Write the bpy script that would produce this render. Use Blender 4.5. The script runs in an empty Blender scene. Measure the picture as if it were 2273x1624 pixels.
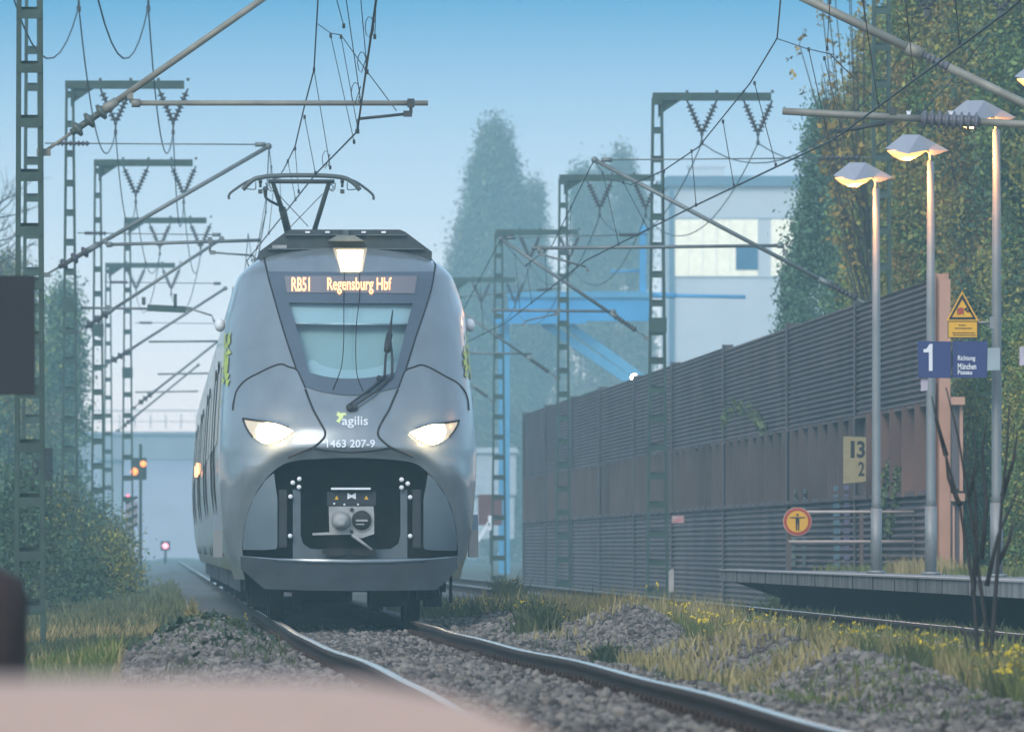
import bpy, math, random
import numpy as np
from mathutils import Vector, Matrix
from mathutils.geometry import delaunay_2d_cdt
R = math.radians
SC = bpy.context.scene
COL = SC.collection
# ------------------------------------------------------------------ camera
F, U0, V0, H = 24000.0, 350.0, 1216.0, 0.8      # focal length and level point in photo units, eye height above the rails
IW, IH = 2273.0, 1624.0
cam = bpy.data.cameras.new('camera'); cam_o = bpy.data.objects.new('camera', cam); COL.objects.link(cam_o)
cam_o.location = (0, 0, H); cam_o.rotation_euler = (R(90), 0, 0)
cam.sensor_width = 36.0; cam.lens = F/IW*36.0
cam.shift_x = (IW/2-U0)/IW; cam.shift_y = (V0-IH/2)/IW
cam.clip_start = 0.5; cam.clip_end = 20000
cam.dof.use_dof = True; cam.dof.focus_distance = 118.0; cam.dof.aperture_fstop = cam.lens/1000/0.040
SC.camera = cam_o
# ------------------------------------------------------------------ sky, sun, exposure
SUN_EL, SUN_AZ = R(38), R(205)      # azimuth from +Y clockwise: behind the camera, to the left
w = bpy.data.worlds.new('World'); SC.world = w; w.use_nodes = True
wn = w.node_tree; wn.nodes.clear()
sky = wn.nodes.new('ShaderNodeTexSky'); sky.sky_type = 'NISHITA'; sky.sun_disc = False
sky.sun_elevation = SUN_EL; sky.sun_rotation = SUN_AZ
sky.air_density = 1.3; sky.dust_density = 0.6; sky.ozone_density = 3.5
tc = wn.nodes.new('ShaderNodeTexCoord'); sp = wn.nodes.new('ShaderNodeSeparateXYZ')
wn.links.new(tc.outputs['Generated'], sp.inputs[0])
mr = wn.nodes.new('ShaderNodeMapRange'); mr.inputs['From Min'].default_value = 0.0; mr.inputs['From Max'].default_value = 0.4
wn.links.new(sp.outputs['Z'], mr.inputs['Value'])
rp = wn.nodes.new('ShaderNodeValToRGB'); el = rp.color_ramp.elements      # pale at the horizon, a clear blue band above it, grey added higher up, out of view, for neutral ambient light
el[0].position = 0.0; el[0].color = (0.92, 0.78, 1.02, 1)
el[1].position = 1.0; el[1].color = (1.0, 0.86, 0.72, 1)
for ps, c in ((0.05, (0.58, 0.58, 0.84)), (0.13, (0.01, 0.13, 0.33)), (0.35, (0.62, 0.66, 0.68))):
    e = el.new(ps); e.color = (*c, 1)
wn.links.new(mr.outputs[0], rp.inputs[0])
mx = wn.nodes.new('ShaderNodeMixRGB'); mx.blend_type = 'MULTIPLY'; mx.inputs[0].default_value = 1.0
wn.links.new(sky.outputs[0], mx.inputs[1]); wn.links.new(rp.outputs[0], mx.inputs[2])
bg = wn.nodes.new('ShaderNodeBackground'); bg.inputs['Strength'].default_value = 0.14
wo = wn.nodes.new('ShaderNodeOutputWorld')
wn.links.new(mx.outputs[0], bg.inputs['Color']); wn.links.new(bg.outputs[0], wo.inputs['Surface'])
sun = bpy.data.lights.new('sun', 'SUN'); sun.energy = 0.6; sun.angle = R(25); sun.color = (1.0, 0.95, 0.9)
sun_o = bpy.data.objects.new('sun', sun); COL.objects.link(sun_o)
sd = Vector((math.sin(SUN_AZ)*math.cos(SUN_EL), math.cos(SUN_AZ)*math.cos(SUN_EL), math.sin(SUN_EL)))
sun_o.rotation_euler = sd.to_track_quat('Z', 'Y').to_euler(); sun_o.location = (0, 0, 60)
SC.view_settings.view_transform = 'Standard'; SC.view_settings.look = 'None'
SC.view_settings.exposure = 1.35; SC.view_settings.gamma = 1.0
SC.render.engine = 'CYCLES'
SC.cycles.use_denoising = True; SC.cycles.max_bounces = 6; SC.cycles.transparent_max_bounces = 12
SC.cycles.volume_bounces = 1; SC.cycles.sample_clamp_indirect = 6.0
# ------------------------------------------------------------------ haze
HAZE_D, HAZE_TOP = 0.00085, 36.5
def P(u, v, d): return Vector(((u-U0)*d/F, d, H-(v-V0)*d/F))
def PX(x, y, z): return (U0+x*F/y, V0-(z-H)*F/y)
# ------------------------------------------------------------------ materials
MATS = {}
def mat(name, color, rough=0.6, metal=0.0, var=0.25, scale=3.0, bump=0.0, bscale=40.0, emit=None, estr=0.0, color2=None, island=False,
        alpha=1.0, coat=0.0, stretch=(1, 1, 1), spec=0.5):
    if name in MATS: return MATS[name]
    m = bpy.data.materials.new(name); m.use_nodes = True; MATS[name] = m
    nt = m.node_tree; b = nt.nodes['Principled BSDF']
    b.inputs['Roughness'].default_value = rough; b.inputs['Metallic'].default_value = metal
    b.inputs['Specular IOR Level'].default_value = spec
    b.inputs['Alpha'].default_value = alpha; b.inputs['Coat Weight'].default_value = coat
    c1 = color; c2 = color2 or tuple(c*(1-var) for c in color)
    tcn = nt.nodes.new('ShaderNodeTexCoord'); mp = nt.nodes.new('ShaderNodeMapping'); mp.inputs['Scale'].default_value = stretch
    nt.links.new(tcn.outputs['Object'], mp.inputs['Vector'])
    nz = nt.nodes.new('ShaderNodeTexNoise'); nz.inputs['Scale'].default_value = scale; nz.inputs['Detail'].default_value = 5
    nt.links.new(mp.outputs[0], nz.inputs['Vector'])
    cr = nt.nodes.new('ShaderNodeValToRGB')
    cr.color_ramp.elements[0].position = 0.3; cr.color_ramp.elements[0].color = (*c2, 1)
    cr.color_ramp.elements[1].position = 0.7; cr.color_ramp.elements[1].color = (*c1, 1)
    if island:
        g = nt.nodes.new('ShaderNodeNewGeometry'); ma = nt.nodes.new('ShaderNodeMath'); ma.operation = 'MULTIPLY_ADD'
        ma.inputs[1].default_value = 0.38
        nt.links.new(g.outputs['Random Per Island'], ma.inputs[0])
        mb = nt.nodes.new('ShaderNodeMath'); mb.operation = 'MULTIPLY'; mb.inputs[1].default_value = 0.62
        nt.links.new(nz.outputs['Fac'], mb.inputs[0]); nt.links.new(mb.outputs[0], ma.inputs[2])
        nt.links.new(ma.outputs[0], cr.inputs[0])
    else:
        nt.links.new(nz.outputs['Fac'], cr.inputs[0])
    nt.links.new(cr.outputs[0], b.inputs['Base Color'])
    if bump:
        n2 = nt.nodes.new('ShaderNodeTexNoise'); n2.inputs['Scale'].default_value = bscale; n2.inputs['Detail'].default_value = 4
        nt.links.new(tcn.outputs['Object'], n2.inputs['Vector'])
        bp = nt.nodes.new('ShaderNodeBump'); bp.inputs['Strength'].default_value = bump; bp.inputs['Distance'].default_value = 0.05
        nt.links.new(n2.outputs['Fac'], bp.inputs['Height']); nt.links.new(bp.outputs[0], b.inputs['Normal'])
    if emit:
        b.inputs['Emission Color'].default_value = (*emit, 1); b.inputs['Emission Strength'].default_value = estr
    return m
# ------------------------------------------------------------------ mesh building
class MB:
    def __init__(s): s.v = []; s.f = []; s.sm = []
    def add(s, vs, fs, smooth=False):
        o = len(s.v); s.v += [tuple(p) for p in vs]; s.f += [tuple(i+o for i in f) for f in fs]; s.sm += [smooth]*len(fs); return s
    def box(s, c, d, rot=None):
        hx, hy, hz = d[0]/2, d[1]/2, d[2]/2
        vs = [Vector((x, y, z)) for x in (-hx, hx) for y in (-hy, hy) for z in (-hz, hz)]
        if rot is not None: vs = [rot @ q for q in vs]
        c = Vector(c)
        return s.add([q+c for q in vs], [(0,1,3,2),(4,6,7,5),(0,4,5,1),(2,3,7,6),(0,2,6,4),(1,5,7,3)])
    def tube(s, pts, r, n=8, closed=False, caps=True):
        pts = [Vector(p) for p in pts]; rr = r if isinstance(r, (list, tuple)) else [r]*len(pts)
        vs = []; fs = []; N = len(pts); up = Vector((0.13, 0.21, 0.97)).normalized(); prev = None
        for i, p in enumerate(pts):
            t = (pts[min(i+1, N-1)]-pts[max(i-1, 0)])
            if t.length < 1e-9: t = Vector((0, 1, 0))
            t.normalize()
            a = (prev if prev is not None else t.cross(up)); a = a-t*a.dot(t)
            if a.length < 1e-4: a = t.cross(Vector((1, 0, 0)))
            a.normalize(); b = t.cross(a); prev = a
            for k in range(n):
                an = 2*math.pi*k/n; vs.append(p+(a*math.cos(an)+b*math.sin(an))*rr[i])
        for i in range(N-1):
            for k in range(n):
                fs.append((i*n+k, i*n+(k+1) % n, (i+1)*n+(k+1) % n, (i+1)*n+k))
        if caps: fs.append(tuple(range(n))[::-1]); fs.append(tuple((N-1)*n+k for k in range(n)))
        return s.add(vs, fs, True)
    def bar(s, a, b, wx, wy, up=(0, 1, 0)):          # rectangular bar between two points
        a, b = Vector(a), Vector(b); t = (b-a).normalized(); u = Vector(up); u = (u-t*u.dot(t)).normalized(); q = t.cross(u)
        vs = [p+u*(sx*wy/2)+q*(sy*wx/2) for p in (a, b) for sx, sy in ((-1,-1),(1,-1),(1,1),(-1,1))]
        return s.add(vs, [(0,1,2,3),(7,6,5,4),(0,4,5,1),(1,5,6,2),(2,6,7,3),(3,7,4,0)])
    def prism(s, poly, axis, a, b):                   # polygon in two axes, extruded along the third from a to b
        n = len(poly)
        def mk(p, t): return (t, p[0], p[1]) if axis == 'x' else ((p[0], t, p[1]) if axis == 'y' else (p[0], p[1], t))
        vs = [mk(p, a) for p in poly]+[mk(p, b) for p in poly]
        fs = [tuple(range(n)), tuple(range(2*n-1, n-1, -1))]+[(i, i+n, (i+1) % n+n, (i+1) % n) for i in range(n)]
        return s.add(vs, fs)
    def lathe(s, a, b, prof, n=12):                   # prof: (t 0..1, radius) along a->b
        a, b = Vector(a), Vector(b)
        L = len(prof); t = (b-a).normalized(); u = t.cross(Vector((0.3, 0.9, 0.2))).normalized(); q = t.cross(u)
        vs = [a+(b-a)*tt+(u*math.cos(2*math.pi*k/n)+q*math.sin(2*math.pi*k/n))*rr for tt, rr in prof for k in range(n)]
        fs = [(i*n+k, i*n+(k+1) % n, (i+1)*n+(k+1) % n, (i+1)*n+k) for i in range(L-1) for k in range(n)]
        fs += [tuple(range(n))[::-1], tuple((L-1)*n+k for k in range(n))]
        return s.add(vs, fs, True)
    def ball(s, c, r, n=10, sc=(1, 1, 1)):
        vs = []; fs = []; c = Vector(c); m = n//2
        for i in range(m+1):
            th = math.pi*i/m
            for k in range(n):
                ph = 2*math.pi*k/n; vs.append(c+Vector((math.sin(th)*math.cos(ph)*sc[0], math.sin(th)*math.sin(ph)*sc[1], math.cos(th)*sc[2]))*r)
        fs = [(i*n+k, (i+1)*n+k, (i+1)*n+(k+1) % n, i*n+(k+1) % n) for i in range(m) for k in range(n)]
        return s.add(vs, fs, True)
ORG = {}
def top_of(o):
    while o.parent: o = o.parent
    return o
def obj(name, mb, m, parent=None, loc=None):
    """links one mesh object; vertices are given in world space; a part keeps them relative to its thing's base"""
    me = bpy.data.meshes.new(name)
    off = ORG[top_of(parent).name] if parent else Vector(loc if loc is not None else (0, 0, 0))
    if isinstance(mb, tuple):
        v, f = mb; v = np.asarray(v, dtype=np.float32)-np.array(off, dtype=np.float32); f = np.asarray(f, dtype=np.int32)
        k = f.shape[1]; me.vertices.add(len(v)); me.vertices.foreach_set('co', v.ravel())
        me.loops.add(f.size); me.loops.foreach_set('vertex_index', f.ravel())
        me.polygons.add(len(f)); me.polygons.foreach_set('loop_start', np.arange(0, f.size, k, dtype=np.int32))
        me.update(calc_edges=True)
    else:
        me.from_pydata([tuple(Vector(p)-off) for p in mb.v], [], mb.f)
        me.polygons.foreach_set('use_smooth', mb.sm); me.update()
    if m: me.materials.append(m)
    o = bpy.data.objects.new(name, me); COL.objects.link(o)
    if parent: o.parent = parent
    else:
        o.location = off; ORG[o.name] = off
    return o
def thing(name, label, cat, loc, group=None):
    o = bpy.data.objects.new(name, None); COL.objects.link(o); o.location = loc; o.empty_display_size = 0.2
    ORG[o.name] = Vector(loc); o['label'] = label; o['category'] = cat
    if group: o['group'] = group
    return o
def tag(o, label, cat, group=None):
    o['label'] = label; o['category'] = cat
    if group: o['group'] = group
    return o
def struct(o, kind='structure'): o['kind'] = kind; return o
def in_poly(p, poly):
    x, y = p; c = False; n = len(poly); j = n-1
    for i in range(n):
        xi, yi = poly[i]; xj, yj = poly[j]
        if (yi > y) != (yj > y) and x < (xj-xi)*(y-yi)/(yj-yi)+xi: c = not c
        j = i
    return c
def seg_dist(p, poly, closed=True):
    best = 1e9; n = len(poly)
    for i in range(n if closed else n-1):
        ax, ay = poly[i]; bx, by = poly[(i+1) % n]; dx, dy = bx-ax, by-ay; L = dx*dx+dy*dy
        t = 0 if L == 0 else max(0, min(1, ((p[0]-ax)*dx+(p[1]-ay)*dy)/L))
        best = min(best, math.hypot(p[0]-ax-t*dx, p[1]-ay-t*dy))
    return best
def densify(poly, step, closed=True):
    out = []; n = len(poly)
    for i in range(n if closed else n-1):
        a, b = poly[i], poly[(i+1) % n]; k = max(1, int(math.hypot(b[0]-a[0], b[1]-a[1])/step))
        out += [(a[0]+(b[0]-a[0])*j/k, a[1]+(b[1]-a[1])*j/k) for j in range(k)]
    if not closed: out.append(poly[-1])
    return out
def smooth_line(pts, n=6, closed=False):               # Catmull-Rom
    N = len(pts); out = []
    for i in range(N if closed else N-1):
        p0 = pts[(i-1) % N] if closed else pts[max(i-1, 0)]; p1 = pts[i]; p2 = pts[(i+1) % N]
        p3 = pts[(i+2) % N] if closed else pts[min(i+2, N-1)]
        for k in range(n):
            t = k/n
            out.append(tuple(0.5*(2*b+(c-a)*t+(2*a-5*b+4*c-d)*t*t+(3*b-3*c+d-a)*t**3) for a, b, c, d in zip(p0, p1, p2, p3)))
    if not closed: out.append(tuple(pts[-1]))
    return out
def skin_poly(poly, mapfn, step, depth=Vector((0, 0.02, 0)), mb=None):
    """fills a 2-D outline with triangles, maps it to 3-D and gives it thickness"""
    mb = mb or MB(); b = densify(poly, step); n = len(b)
    xs = [p[0] for p in b]; ys = [p[1] for p in b]; pts = list(b)
    y = min(ys)+step/2
    while y < max(ys):
        x = min(xs)+step/2
        while x < max(xs):
            if in_poly((x, y), b) and seg_dist((x, y), b) > step*0.45: pts.append((x, y))
            x += step
        y += step
    vo, eo, fo, ov, oe, of = delaunay_2d_cdt([Vector(p) for p in pts], [(i, (i+1) % n) for i in range(n)], [], 1, 1e-5)
    vs = [mapfn(p[0], p[1]) for p in vo]
    fs = []
    for t in fo:
        a, c, d = (Vector(vs[i]) for i in t)
        nn = (c-a).cross(d-a); fs.append(tuple(t) if nn.dot(depth) < 0 else tuple(t)[::-1])
    mb.add(vs, fs, True)
    rim = [mapfn(*p) for p in b]; back = [Vector(p)+depth for p in rim]
    mb.add(rim+back, [(i, (i+1) % n, (i+1) % n+n, i+n) for i in range(n)])
    return mb
def text_mesh(s, size=1.0, narrow=1.0, bold=0.0, ext=0.0):
    cu = bpy.data.curves.new('lettering', 'FONT'); cu.body = s; cu.size = size; cu.offset = bold; cu.extrude = ext; cu.resolution_u = 3
    o = bpy.data.objects.new('lettering', cu); COL.objects.link(o)
    dg = bpy.context.evaluated_depsgraph_get(); dg.update()
    me = bpy.data.meshes.new_from_object(o.evaluated_get(dg))
    vs = [(v.co.x*narrow, v.co.y, v.co.z) for v in me.vertices]; fs = [tuple(p.vertices) for p in me.polygons]
    bpy.data.objects.remove(o); bpy.data.curves.remove(cu); bpy.data.meshes.remove(me)
    return vs, fs
def text_fit(mb, s, x0, x1, ytop, ybot, mapfn, bold=0.0):
    """lettering stretched into a box given in 2-D, mapped to 3-D (ytop/ybot: full height of the glyphs used)"""
    vs, fs = text_mesh(s, 1.0, 1.0, bold)
    ax, bx = min(v[0] for v in vs), max(v[0] for v in vs); ay, by = min(v[1] for v in vs), max(v[1] for v in vs)
    mb.add([mapfn(x0+(v[0]-ax)/(bx-ax)*(x1-x0), ybot+(v[1]-ay)/(by-ay)*(ytop-ybot)) for v in vs], fs)
    return mb
# ================================================================== GROUND AND TRACKS
NR = np.random.default_rng(7)
def tcx(y):                                            # centre line of the left track: a small kink in front of the train
    t = np.clip((np.asarray(y, dtype=float)-66)/(98-66), 0, 1); t = t*t*(3-2*t); return 2.25+(2.06-2.25)*t
T2X = 7.33
def vnoise(x, y, s, seed):
    r = np.random.default_rng(seed).random((64, 64)); xs = np.asarray(x)*s; ys = np.asarray(y)*s
    xi = np.floor(xs).astype(int); yi = np.floor(ys).astype(int); fx = xs-xi; fy = ys-yi; fx = fx*fx*(3-2*fx); fy = fy*fy*(3-2*fy)
    g = lambda a, b: r[a % 64, b % 64]
    return (g(xi, yi)*(1-fx)+g(xi+1, yi)*fx)*(1-fy)+(g(xi, yi+1)*(1-fx)+g(xi+1, yi+1)*fx)*fy
MOUNDS = [(4.70, 108, .52, 6.5, .40), (3.95, 121, .45, 13, .26), (4.75, 86, .6, 7.5, .29), (4.8, 73, .6, 7, .23), (4.5, 62, .5, 7, .05), (.35, 99, .55, 8.0, .30), (-.25, 90, .5, 7, .20), (.2, 84, .5, 8, .10)]
def gz(x, y):
    x = np.asarray(x, dtype=float); y = np.asarray(y, dtype=float)
    z = np.full(np.broadcast(x, y).shape, -.36)
    for c in (tcx(y), T2X):
        d = np.abs(x-c); z = np.maximum(z, -.15-.21*np.clip((d-1.45)/.9, 0, 1))
    q = np.clip((x-3.4)/1.5, 0, 1); q2 = np.clip((6.6-x)/.8, 0, 1); z = np.maximum(z, -.36+.16*q*q*(3-2*q)*q2)
    z = z-.12*np.clip((-x-.8)/1.5, 0, 1)
    for cx, cy, sx, sy, a in MOUNDS: z = z+a*np.exp(-((x-cx)/sx)**2-((y-cy)/sy)**2)
    z = z+(vnoise(x, y, .9, 1)-.5)*.05+(vnoise(x, y, 3.1, 2)-.5)*.025
    rl = np.minimum(np.abs(np.abs(x-tcx(y))-.75), np.abs(np.abs(x-T2X)-.75))
    return np.where(rl < .12, np.minimum(z, -.14), z)
def grid(xs, ys):
    X, Y = np.meshgrid(xs, ys); Zz = gz(X, Y); n = len(xs)
    v = np.stack([X.ravel(), Y.ravel(), Zz.ravel()], 1); i = np.arange(len(ys)-1)[:, None]*n+np.arange(n-1)[None, :]; i = i.ravel()
    return v, np.stack([i, i+1, i+n+1, i+n], 1)
M_gravel = mat('gravel_bed', (0.16, 0.155, 0.15), .95, color2=(0.07, 0.065, 0.06), scale=9, bump=.8, bscale=22)
M_earth = mat('trackside_earth', (0.115, 0.11, 0.075), .95, color2=(0.055, 0.06, 0.035), scale=1.3, bump=.5, bscale=12)
v, f = grid(np.concatenate([[-180, -90, -45, -22, -12, -7], np.linspace(-5, 9.4, 73), [10.5, 13, 18, 30, 60, 120, 220]]), np.concatenate([[-15, 0, 10, 20, 30], np.linspace(38, 140, 170), np.linspace(143, 240, 40), [260, 300, 350, 420, 500, 620, 800, 1100]]))
g = obj('ground', (v, f), M_earth); struct(g)
g.data.polygons.foreach_set('use_smooth', [True]*len(g.data.polygons))
def ribbon(cx, w, ys, dz, name, m):
    v = []; 
    for y in ys:
        c = float(cx(y)) if callable(cx) else cx
        for t in np.linspace(-w, w, 73): v.append((c+t, y, float(gz(c+t, y))+dz))
    n = 73; f = [(i*n+k, i*n+k+1, (i+1)*n+k+1, (i+1)*n+k) for i in range(len(ys)-1) for k in range(72)]
    return struct(obj(name, (np.array(v), np.array(f)), m))
ribbon(lambda y: tcx(y)-.05, 3.1, np.concatenate([np.linspace(10, 140, 420), np.linspace(145, 700, 60)]), .006, 'ballast_bed', M_gravel)
ribbon(T2X, 1.9, np.concatenate([np.linspace(10, 140, 120), np.linspace(145, 700, 60)]), .007, 'ballast_bed', M_gravel)
# rails
M_rust = mat('rail_rust', (0.07, 0.045, 0.034), .9, 0, .4, 5, spec=.25)
M_head = mat('rail_head', (0.52, 0.42, 0.33), .26, .55, .35, 1.2, stretch=(1, .25, 1))
def rail(cx, off, ys, parent):
    def sweep(prof, name, m, par):
        v = []; n = len(prof)
        for y in ys:
            c = (float(cx(y)) if callable(cx) else cx)+off; dz = .006*math.sin(y*.35)*(1 if y < 110 else 0)
            v += [(c+a, y, b_+dz) for a, b_ in prof]
        f = [(i*n+k, (i+1)*n+k, (i+1)*n+(k+1) % n, i*n+(k+1) % n) for i in range(len(ys)-1) for k in range(n)]
        return obj(name, (np.array(v), np.array(f)), m, par)
    r = sweep([(-.036, 0), (.036, 0), (.036, -.035), (.010, -.055), (.010, -.135), (.07, -.155), (.07, -.17), (-.07, -.17), (-.07, -.155), (-.010, -.135), (-.010, -.055), (-.036, -.035)], 'rail', M_rust, parent)
    sweep([(-.032, .001), (-.022, .004), (.022, .004), (.032, .001), (.0, -.002)], 'rail_head', M_head, r)
    b = MB(); y = ys[0]
    while y < min(140, ys[-1]):
        c = (float(cx(y)) if callable(cx) else cx)+off
        for sg in (-1, 1): b.box((c+sg*.075, y, -.135), (.07, .12, .05)); b.tube([(c+sg*.085, y, -.12), (c+sg*.085, y, -.075)], .013, 5)
        y += .62
    cl = obj('rail_fastening', b, M_rust, r); cl['kind'] = 'stuff'
    return r
ys1 = np.concatenate([np.linspace(30, 125, 120), np.linspace(130, 700, 40)])
tr = thing('railway_track', 'rusty rails with shiny heads of the left track under the train', 'railway track', (2.06, 60, -.15))
for s in (-.752, .752): rail(tcx, s, ys1, tr)
tr2 = thing('railway_track', 'overgrown rails of the right track beside the platform', 'railway track', (T2X, 60, -.15))
for s in (-.752, .752): rail(T2X, s, ys1, tr2)
# loose stones (one heap of ballast nobody could count)
def ico():
    t = (1+5**.5)/2
    v = np.array([(-1,t,0),(1,t,0),(-1,-t,0),(1,-t,0),(0,-1,t),(0,1,t),(0,-1,-t),(0,1,-t),(t,0,-1),(t,0,1),(-t,0,-1),(-t,0,1)], dtype=float)
    f = np.array([(0,11,5),(0,5,1),(0,1,7),(0,7,10),(0,10,11),(1,5,9),(5,11,4),(11,10,2),(10,7,6),(7,1,8),(3,9,4),(3,4,2),(3,2,6),(3,6,8),(3,8,9),(4,9,5),(2,4,11),(6,2,10),(8,6,7),(9,8,1)])
    return v/np.linalg.norm(v[0]), f
IV, IF = ico()
def stones(x, y, size, name, m, sink=.12):
    n = len(x); z = gz(x, y); s = size*NR.lognormal(0, .32, n)
    ax = NR.normal(size=(n, 4)); ax /= np.linalg.norm(ax, axis=1)[:, None]; a, b_, c, d = ax.T
    Rm = np.stack([1-2*(c*c+d*d), 2*(b_*c-a*d), 2*(b_*d+a*c), 2*(b_*c+a*d), 1-2*(b_*b_+d*d), 2*(c*d-a*b_), 2*(b_*d-a*c), 2*(c*d+a*b_), 1-2*(b_*b_+c*c)], 1).reshape(n, 3, 3)
    V = IV[None]*(.72+.5*NR.random((n, 12, 1)))*np.stack([np.ones(n), .55+.4*NR.random(n), .45+.35*NR.random(n)], 1)[:, None, :]
    V = np.einsum('nij,nkj->nki', Rm, V)*s[:, None, None]; V += np.stack([x, y, z+s*(.5-sink)], 1)[:, None, :]
    Fc = IF[None]+(np.arange(n)*12)[:, None, None]
    o = obj(name, (V.reshape(-1, 3), Fc.reshape(-1, 3)), m); o['kind'] = 'stuff'; return o
M_stone = mat('ballast_stone', (0.27, 0.235, 0.195), .9, color2=(0.042, 0.034, 0.029), scale=1.2, island=True, bump=.4, bscale=60)
x = []; y = []
def area(n, x0, x1, y0, y1, keep):
    px = NR.uniform(x0, x1, n); u = NR.random(n); py = 1/(1/y0+(1/y1-1/y0)*u); k = keep(px, py); x.append(px[k]); y.append(py[k])
area(46000, 1.35, 3.2, 44, 128, lambda a, b_: np.abs(np.abs(a-tcx(b_))-.75) > .11)
area(6000, 2.9, 3.75, 44, 150, lambda a, b_: np.abs(np.abs(a-tcx(b_))-.75) > .11)
area(30000, 3.4, 5.3, 46, 135, lambda a, b_: (gz(a, b_) > -.30) & (vnoise(a, b_, .8, 9) < .85))
for cx, cy, sx, sy, a_ in MOUNDS:
    n_ = 9000 if a_ > .2 else 3500; px = NR.normal(cx, sx*.75, n_); py = NR.normal(cy-sy*.3, sy*.6, n_); k = (px < 5.2) & (np.abs(np.abs(px-tcx(py))-.75) > .11); x.append(px[k]); y.append(py[k])
area(13000, -.9, 1.3, 74, 122, lambda a, b_: (gz(a, b_) > -.26) & (np.abs(np.abs(a-tcx(b_))-.75) > .11))
stones(np.concatenate(x), np.concatenate(y), .023, 'ballast_stones', M_stone)
# --- grasses
def blades(x, y, h, wd, name, m, lean=.6, z=None):
    n = len(x); z = gz(x, y)-.01 if z is None else z; an = NR.uniform(0, 6.28, n); h = h*NR.lognormal(0, .22, n); ln = NR.random(n)*lean*h
    tx = np.cos(an)*ln; ty = np.sin(an)*ln; wx = wd*NR.uniform(.6, 1.4, n); b2 = NR.uniform(-.5, .5, n)
    V = np.zeros((n, 5, 3)); dx = np.cos(b2)*wx; dy = np.sin(b2)*wx
    V[:, 0] = np.stack([x-dx, y-dy, z], 1); V[:, 1] = np.stack([x+dx, y+dy, z], 1)
    V[:, 2] = np.stack([x+tx*.4+dx*.8, y+ty*.4+dy*.8, z+h*.55], 1); V[:, 3] = np.stack([x+tx*.4-dx*.8, y+ty*.4-dy*.8, z+h*.55], 1)
    V[:, 4] = np.stack([x+tx, y+ty, z+h*.98], 1)
    o = np.arange(n)*5; q = np.concatenate([np.stack([o, o+1, o+2], 1), np.stack([o, o+2, o+3], 1), np.stack([o+3, o+2, o+4], 1)])
    b_ = obj(name, (V.reshape(-1, 3), q), m); b_['kind'] = 'stuff'; return b_
M_gg = mat('grass_green', (0.17, 0.18, 0.05), .8, color2=(0.06, 0.085, 0.025), scale=.8, island=True)
M_gd = mat('grass_dry', (0.36, 0.29, 0.13), .8, color2=(0.14, 0.12, 0.045), scale=.8, island=True)
M_gb = mat('grass_bright', (0.13, 0.16, 0.035), .8, color2=(0.055, 0.085, 0.02), scale=.8, island=True)
M_weed = mat('weed_dark', (0.085, 0.10, 0.04), .8, color2=(0.03, 0.045, 0.018), scale=.8, island=True)
def sc(n, x0, x1, y0, y1, thr=0, s=.6, seed=5):
    px = NR.uniform(x0, x1, n); py = 1/(1/y0+(1/y1-1/y0)*NR.random(n)); k = vnoise(px, py, s, seed) > thr; return px[k], py[k]
nostone = lambda p, lim=4.9: (p[0][(p[0] > lim)], p[1][(p[0] > lim)])
a = sc(26000, 5.1, 6.3, 60, 150); blades(a[0], a[1], .18, .0045, 'green_grass', M_gg)
a = sc(17000, 5.0, 6.3, 60, 150, .50, .35, 21); blades(a[0], a[1], .20, .0042, 'dry_grass', M_gd)
a = sc(9000, 5.2, 6.1, 112, 150, .30, .3, 22); blades(a[0], a[1], .33, .0045, 'dry_grass', M_gd)
a = sc(7000, 3.7, 6.3, 128, 175, .25, .4, 25); blades(a[0], a[1], .22, .012, 'green_grass', M_weed)
a = sc(4000, 3.9, 6.2, 128, 175, .5, .4, 26); blades(a[0], a[1], .26, .010, 'dry_grass', M_gd)
a = sc(12000, 5.0, 6.3, 55, 105, .42, .5, 23); blades(a[0], a[1], .17, .007, 'weeds', M_weed, .6)
a = sc(5000, 3.9, 4.9, 50, 82, .62, .7, 24); blades(a[0], a[1], .07, .007, 'low_grass', M_gb, .8)
a = sc(2000, 6.7, 8.0, 85, 150, .45, .5, 27); blades(a[0], a[1], .14, .010, 'low_grass', M_gg, .6)
a = sc(5000, 8.4, 9.4, 100, 185, .35, .5, 28); blades(a[0], a[1], .13, .010, 'weeds', M_weed, .6)
# dry tufts and weeds spread over the gravel heaps
a = sc(7000, 3.6, 5.2, 62, 128, .68, .7, 29); blades(a[0], a[1], .15, .007, 'dry_grass', M_gd, .7)
a = sc(3500, 3.5, 5.2, 60, 128, .72, 1.1, 30); blades(a[0], a[1], .09, .008, 'weeds', M_weed, .8)
a = sc(1500, -.7, 1.1, 78, 112, .70, 1.1, 35); blades(a[0], a[1], .11, .008, 'weeds', M_weed, .8)
# left verge
a = sc(9000, -1.9, -.35, 70, 98, .15, .5, 31); blades(a[0], a[1], .18, .009, 'green_grass', M_gb)
a = sc(4500, -1.9, -.3, 70, 105, .45, .5, 32); blades(a[0], a[1], .17, .008, 'dry_grass', M_gd)
a = sc(5000, -1.8, -.2, 112, 150, .2, .4, 36); blades(a[0], a[1], .13, .009, 'weeds', M_weed, .8)
a = sc(5000, -1.8, -.0, 128, 160, .3, .4, 33); blades(a[0], a[1], .17, .011, 'dry_grass', M_gd)
a = sc(9000, -2.2, .4, 140, 270, .2, .3, 34); blades(a[0], a[1], .22, .018, 'dry_grass', mat('grass_olive', (0.15, 0.16, 0.07), .8, color2=(0.05, 0.065, 0.03), scale=.8, island=True))
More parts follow.
